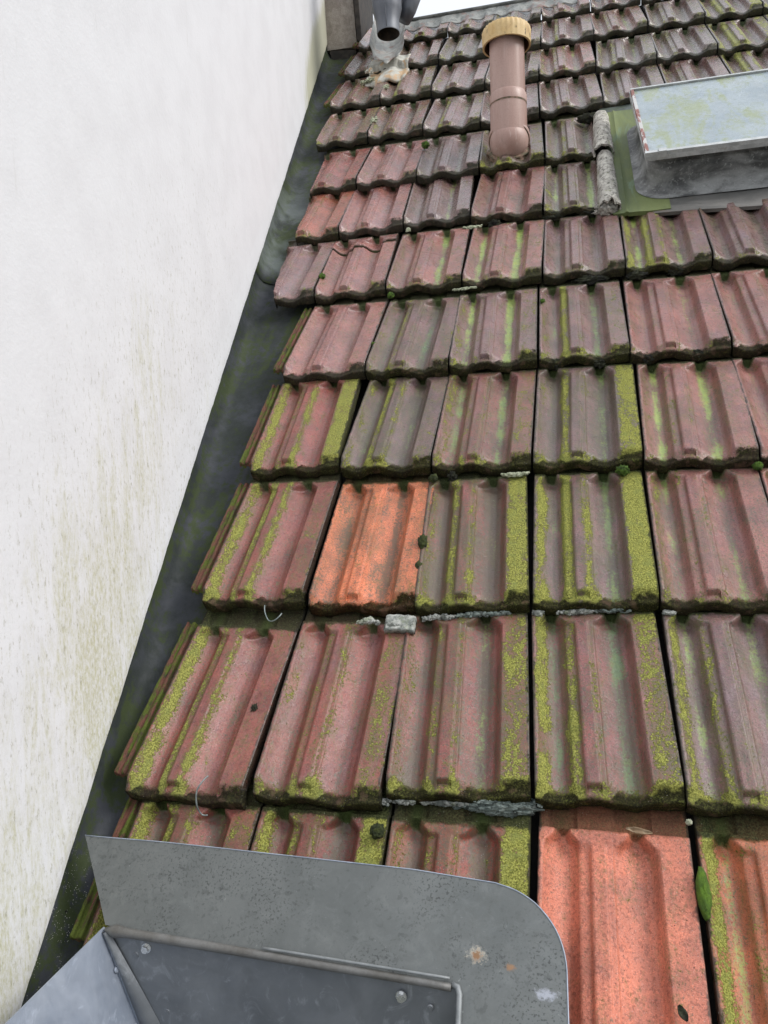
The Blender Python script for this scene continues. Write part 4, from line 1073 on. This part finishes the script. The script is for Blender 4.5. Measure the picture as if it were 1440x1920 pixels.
mb = MB(); fr = Vector((0.004, -R0 - .001, 0)); mb.tube([fr + tilt_d * .008, fr + tilt_d * .055 + Vector((0, -.002, 0)), fr + tilt_d * .10 + Vector((0, -.0145, 0)), fr + tilt_d * .55 + Vector((0, -.015, 0))], .0018, 6); mb.obj('seam', MAT['downpipe'], parent=dp, smooth=True)
mb = MB(); c_ = Vector((.062, .10, .10)); mb.tube([c_ + Vector((-.02, 0, -.0)), c_ + Vector((.0, 0, .04)), c_ + Vector((.02, 0, .09)), c_ + Vector((.03, 0, .3))], [.03, .036, .04, .04], 20); mb.obj('rear_elbow', MAT['downpipe'], parent=dp, smooth=True)

# curled splash sheet under the spout (trough shape running down the slope)
rows = []
for i in range(26):
    t = i / 25; s = 2.985 + .50 * t
    r = []
    for k in range(25):
        a = -1.25 + 2.35 * k / 24
        q = .068 + .006 * mn.noise(Vector((t * 5, k * .3, 1)))
        ex = (-.018 if k == 0 else 0)
        r.append((-.615 + q * math.sin(a) * 1.1 - .03 * t, s + (.018 * math.sin(k * .9) if i == 0 else 0) + .03 * abs(a) * (1 - t), .118 - q * math.cos(a) * 1.0 + .02 * t + (.05 * max(0, -a - .9))))
    rows.append(r)
v, f = sheet(rows, .002)
o = obj('splash_sheet', [q - Vector((-.62, 3.1, .05)) for q in v], f, MAT['lead'], frame=rframe(-.62, 3.1, .05), smooth=True)
tag(o, 'curled pale metal splash sheet below the grey downpipe spout', 'metal sheet')
# sealant patch over the tiles below it
rows = []
for i in range(30):
    t = i / 29; r = []
    for k in range(40):
        u = k / 39
        x = -.700 + .165 * u; s = 2.870 + .014 * mn.noise(Vector((u * 5, 1, 4))) + .03 * abs(u - .5) + .22 * t
        lx = ((x + .8 + .2) % W) / W * 200
        h = np.interp(lx, px, pz) * .001
        rs = ((s - .01) / L) % 1
        n = .031 - .028 * rs + h * .55 + .009 + .003 * mn.noise(Vector((u * 6, t * 6, 2))) + .012 * math.exp(-((u - .62) / .2) ** 2)
        if t < .1: n -= .012 * (1 - t / .1)
        r.append((x + .012 * mn.noise(Vector((t * 6, 0, 7))) * (1 if u < .1 or u > .9 else 0) + .62, s - 3.0, n))
    rows.append(r)
v, f = sheet(rows, .010)
o = obj('sealant_patch', v, f, MAT['patch'], frame=rframe(-.62, 3.0, 0), smooth=True)
tag(o, 'white and rust stained sealant patch smeared over tiles under the spout', 'sealant')

# ------------------------------------------------------------------ moss cushions, lichen, mortar, wires
def moss(x, s, n, r, mat, label, seed, ry=None, rz=None):
    blob('moss_cushion', rframe(x, s, n), r, ry or r, rz or r * .8, MAT[mat], seed, .35, 26, 14, label, 'moss', 'moss cushions on the tiles', freq=3.2)
# positions: metres across, metres up-slope, height above the roof plane
moss(-.377, 2.190, .028, .013, 'moss', 'bright green moss cushion at the head of a grey tile below the pipe', 1)
moss(-.589, 1.430, .024, .0095, 'moss', 'small green moss cushion in the joint of the fifth full course near the wall', 2, ry=.011)
moss(-.383, 1.330, .008, .0095, 'moss', 'green moss tuft under the front lip of a cracked tile', 3)
moss(-.392, 1.100, .022, .0055, 'moss', 'tiny green moss ball in the joint beside a clean pink tile', 4)
moss(-.2035, .474, .022, .0085, 'moss_dark', 'larger dark moss lump at the right edge of the orange tile', 5, ry=.016)
moss(-.2045, .416, .022, .0065, 'moss_dark', 'lower dark moss lump at the right edge of the orange tile', 6, ry=.013)
moss(.161, .650, .012, .0125, 'moss', 'rounded green moss cushion under a lichen covered rib', 7, ry=.010)
blob('moss_cushion', rframe(.2125, -.095, .014), .0085, .030, .010, MAT['leaf_green'], 8, .14, 30, 18, 'large bright green moss pad between the two orange tiles', 'moss', 'moss cushions on the tiles', freq=2.)
moss(-.213, -.050, .016, .010, 'moss_dark', 'brownish moss ball just above the zinc plate', 9)
moss(.397, .650, .012, .009, 'moss', 'green moss tuft in the joint at the right edge of the photo', 10)
moss(.010, 1.235, .014, .006, 'moss', 'tiny moss tuft in the wide joint below the vent pipe', 11)
moss(-.202, .648, .010, .009, 'moss_dark', 'dark moss at the upper right corner of the orange tile', 12)
def crust(x, s, n, rx, ry, rz, mat, label, seed, yaw=0.):
    rr = random.Random(seed); mb_ = MB(); hold = []
    cnt = int(18 + 2600 * rx * 1.0 + 900 * ry)
    for q in range(cnt):
        u = rr.uniform(-1, 1); v_ = rr.gauss(0, .38); px_ = u * rx; wv_ = .55 + .45 * mn.noise(Vector((u * 3, seed, 0)))
        py_ = v_ * ry * wv_ + .15 * ry * math.sin(u * 4 + seed); r = rr.uniform(.0012, .0042) * (1.15 - abs(u) * .5) * (.7 if abs(v_) > .6 else 1)
        pz_ = rr.uniform(-.6, .35) * rz * (1 - min(1, v_ * v_)) * .8
        rings, seg = 5, 7; vs, fs = [], []
        for i in range(rings + 1):
            ph = math.pi * i / rings
            for k in range(seg):
                a = 2 * math.pi * k / seg; d = Vector((math.sin(ph) * math.cos(a), math.sin(ph) * math.sin(a), math.cos(ph)))
                qq = r * (1 + .5 * mn.noise(d * 1.7 + Vector((q * 3.1, seed, 0))))
                vs.append((px_ + d.x * qq * 1.35, py_ + d.y * qq * 1.1, pz_ + d.z * qq * .75))
        for i in range(rings):
            for k in range(seg):
                a = i * seg + k; c = i * seg + (k + 1) % seg; fs.append((a, a + seg, c + seg, c))
        mb_.add(vs, fs)
    o = mb_.obj('mortar_crust', MAT[mat], frame=rframe(x, s, n, yaw), smooth=True)
    tag(o, label, 'mortar', 'mortar and lichen crusts along the tile laps')
crust(-.282, .303, .014, .020, .008, .008, 'mortar', 'white mortar crumb left of the mortar block below the orange tile', 1.1)
mbk = MB()
rows = []
for i in range(12):
    rows.append([(-.0265 + .053 * k / 15 + .0015 * mn.noise(Vector((i * .6, k * .2, 1))), -.016 + .030 * i / 11 + .002 * mn.noise(Vector((k * .5, 3, 1))), .004 + .0022 * mn.noise(Vector((i * .5, k * .5, 5))) - .004 * (1 - math.sin(math.pi * k / 15) ** .3)) for k in range(16)])
v, f = sheet(rows, .012)
o = obj('mortar_block', v, f, MAT['mortar'], frame=rframe(-.226, .302, .012, -.02), smooth=True)
tag(o, 'flat whitish mortar block in the lap below the orange tile', 'mortar')
crust(-.160, .318, .006, .030, .008, .009, 'mortar', 'ragged mortar bead right of the white mortar block', 2.2, .10)
crust(-.085, .326, .006, .045, .006, .009, 'mortar_teal', 'long grey mortar bead under the grimy tile beside the wide joint', 3.3, .08)
crust(-.040, .652, .010, .026, .006, .007, 'lichen', 'pale crust on the lap left of the wide joint in the third lap up', 4.4, .05)
crust(-.188, 1.652, .004, .026, .012, .007, 'lichen', 'spreading pale lichen rosette in the lap below the pipe', 5.5)
crust(-.377, 1.670, .008, .005, .014, .008, 'lichen', 'small pale lichen strand on a joint in the sixth lap', 6.6)
crust(-.232, -.004, .006, .026, .008, .008, 'mortar', 'white crumbly mortar above the brownish moss ball', 7.7)
crust(-.188, .000, .004, .022, .008, .008, 'mortar', 'white mortar crumbs at the joint right of the brownish moss ball', 8.8)
crust(-.120, .002, .002, .038, .006, .007, 'mortar', 'thin mortar line under the darkened lip above the plate', 9.9, .05)
crust(-.038, .004, .006, .052, .013, .014, 'mortar_teal', 'thick grey green mortar lump left of the clean orange tile', 10.1, .03)
crust(.072, .332, .006, .034, .006, .008, 'mortar', 'left mortar streak under the tile with the broad yellow rib', 11.2, .10)
crust(.118, .336, .006, .036, .007, .009, 'mortar_teal', 'grey mortar bulge under the tile with the broad yellow rib', 12.3, -.05)
crust(.186, .342, .008, .010, .005, .006, 'mortar', 'mortar speck at the right corner below the broad yellow rib', 13.4)
crust(.214, .332, .006, .009, .006, .006, 'mortar', 'white speck in the joint of the second lap right of the yellow rib', 14.5)
crust(.384, .662, .010, .017, .006, .006, 'lichen', 'white lichen spot near the right edge of the photo', 15.6)
crust(.006, .330, .004, .009, .008, .008, 'mortar', 'white mortar bit in the wide joint of the second lap', 16.7)
crust(-.188, 1.330, .008, .030, .005, .006, 'lichen', 'thin lichen line on the lap above a two striped tile', 17.8, .05)
crust(-.600, 2.480, .024, .012, .060, .010, 'lichen', 'mossy mortar bead running down the joint below the spout', 18.9)
crust(-.600, 2.790, .024, .012, .050, .010, 'lichen', 'upper mossy mortar bead just below the sealant patch', 19.2)
crust(-.690, 2.900, .022, .032, .022, .022, 'lichen', 'greenish crumbled mortar at the left end of the sealant patch', 20.2, .4)
crust(-.690, 2.97, .034, .014, .050, .016, 'patch', 'white sealant ridge at the left of the rust stained patch', 21.2, -.2)
blob('mortar_lump', rframe(-.040, .004, .000, .03), .045, .013, .013, MAT['mortar_teal'], 31.7, .45, 60, 30, 'smooth grey green mortar smear bulging under the lap left of the clean orange tile', 'mortar', freq=4.)
blob('mortar_lump', rframe(-.100, .008, -.004, .05), .040, .009, .010, MAT['mortar_teal'], 37.1, .5, 60, 30, 'thin grey mortar smear under the darkened lip, left part of the same lap', 'mortar', freq=4.)
# dark dirt packed into trough heads (each heap its own small thing)
rd = random.Random(3)
for (x, s, w_, lb) in ((.13, 1.322, .045, 'wide black dirt heap under the lip of the yellow stained tile below the window corner'), (.235, 1.322, .03, 'black dirt heap in the left trough head two courses below the window apron'), (.325, 1.33, .03, 'black dirt heap in the right trough head near the right edge below the window'),
                   (.04, 1.658, .03, 'black dirt in the left trough head just below the grey striped tile'), (.14, 1.66, .035, 'black dirt heap beside the crumbling foot of the lower white cap'), (.045, 2.0, .04, 'black dirt heap left under the grey green tile beside the upper white cap'),
                   (.135, 2.0, .035, 'black dirt heap where the two white edging caps meet'), (.34, .992, .02, 'small dark dirt heap above the pale pink tile with green tips, right trough'), (.235, .99, .02, 'small dark dirt heap above the pale pink tile with green tips, left trough'),
                   (.135, .988, .016, 'dark dirt in a trough head above the speckled tile right of the wide joint'), (-.125, 1.652, .02, 'black dirt under the patched tile below the pipe, beside the lichen rosette'),
                   (-.165, .652, .010, 'black dirt lump at the head of the grimy tile right of the orange tile'), (.045, .992, .02, 'dark dirt in the left trough head right of the wide joint, third lap up')):
    blob('dirt_heap', rframe(x, s + .006, .002), w_ * .8, .010, .010, MAT['grub'], rd.uniform(0, 50), .7, 30, 14, lb, 'dirt', 'dirt heaps packed in trough heads', freq=3.)
def wire(pts, r, label, mat='wire', name='wire_hook'):
    P = [Vector(p) for p in pts]; out = []
    for i in range(len(P) - 1):
        p0 = P[max(i - 1, 0)]; p1 = P[i]; p2 = P[i + 1]; p3 = P[min(i + 2, len(P) - 1)]
        for k in range(6):
            t = k / 6
            out.append(.5 * ((2 * p1) + (p2 - p0) * t + (2 * p0 - 5 * p1 + 4 * p2 - p3) * t * t + (3 * p1 - p0 - 3 * p2 + p3) * t ** 3))
    out.append(P[-1]); o0 = out[0].copy()
    mb = MB(); mb.tube([p - o0 for p in out], r, 8); o = mb.obj(name, MAT[mat], frame=rframe(*o0), smooth=True); tag(o, label, 'wire')
wire([(-.478, .330, .022), (-.476, .318, .018), (-.466, .302, .016), (-.455, .299, .018), (-.446, .306, .020), (-.443, .315, .018)], .0011, 'thin wire loop hanging under the mossy tile left of the orange tile')
wire([(-.4805, .004, .040), (-.486, -.006, .042), (-.4915, -.020, .040), (-.492, -.036, .026), (-.487, -.044, .012), (-.478, -.044, .010)], .0012, 'wire hook gripping the front lip of the large slipped tile')
wire([(-.689, -.192, -.018), (-.680, -.189, -.012), (-.660, -.190, -.004)], .0011, 'short dark nail sticking out beside the lowest mossy tile edge', 'grub', 'nail')
wire([(-.742, .652, -.016), (-.735, .640, -.014), (-.738, .628, -.012)], .0008, 'fine bristle stuck on the black flashing', 'wire', 'bristle')
def scrap(x, s, n, lx, ly, seed, mat, label, name='leaf_scrap', yaw=0.):
    rows = []
    for i in range(8):
        t = i / 7; w_ = math.sin(math.pi * (.08 + .84 * t)) * lx
        rows.append([(w_ * (k / 6 - .5) * (1 + .4 * mn.noise(Vector((i, k, seed)))), ly * (t - .5) + .002 * mn.noise(Vector((k, i, seed))), .003 * mn.noise(Vector((i * .7, k * .7, seed))) + .004 * abs(k / 6 - .5)) for k in range(7)])
    v, f = sheet(rows, .0006); o = obj(name, v, f, MAT[mat], frame=rframe(x, s, n, yaw), smooth=True); tag(o, label, 'leaf')
scrap(.172, -.230, .030, .010, .017, 2, 'grub', 'dark curled plant scrap lying on the clean orange tile', yaw=.5)
scrap(.141, -.024, .014, .008, .034, 5, 'leaf', 'pale dead leaf in the slot at the head of the clean orange tile', yaw=1.45)
blob('stone_chip', rframe(.205, -.008, .014), .004, .004, .004, MAT['lichen'], 3, .4, label='round white pebble in the joint between the orange tiles', cat='pebble')
blob('stone_chip', rframe(.215, -.223, .020), .003, .003, .003, MAT['mortar'], 6, .4, label='tiny grey pebble on the lower edge beside the clean orange tile', cat='pebble')
blob('notch_hole_blob', rframe(-.445, .129, .018), .005, .0065, .0045, MAT['grub'], 8, .8, label='black blob standing in for a notch hole in the large slipped tile', cat='dirt')  # black blob added in place of a notch hole in the rib
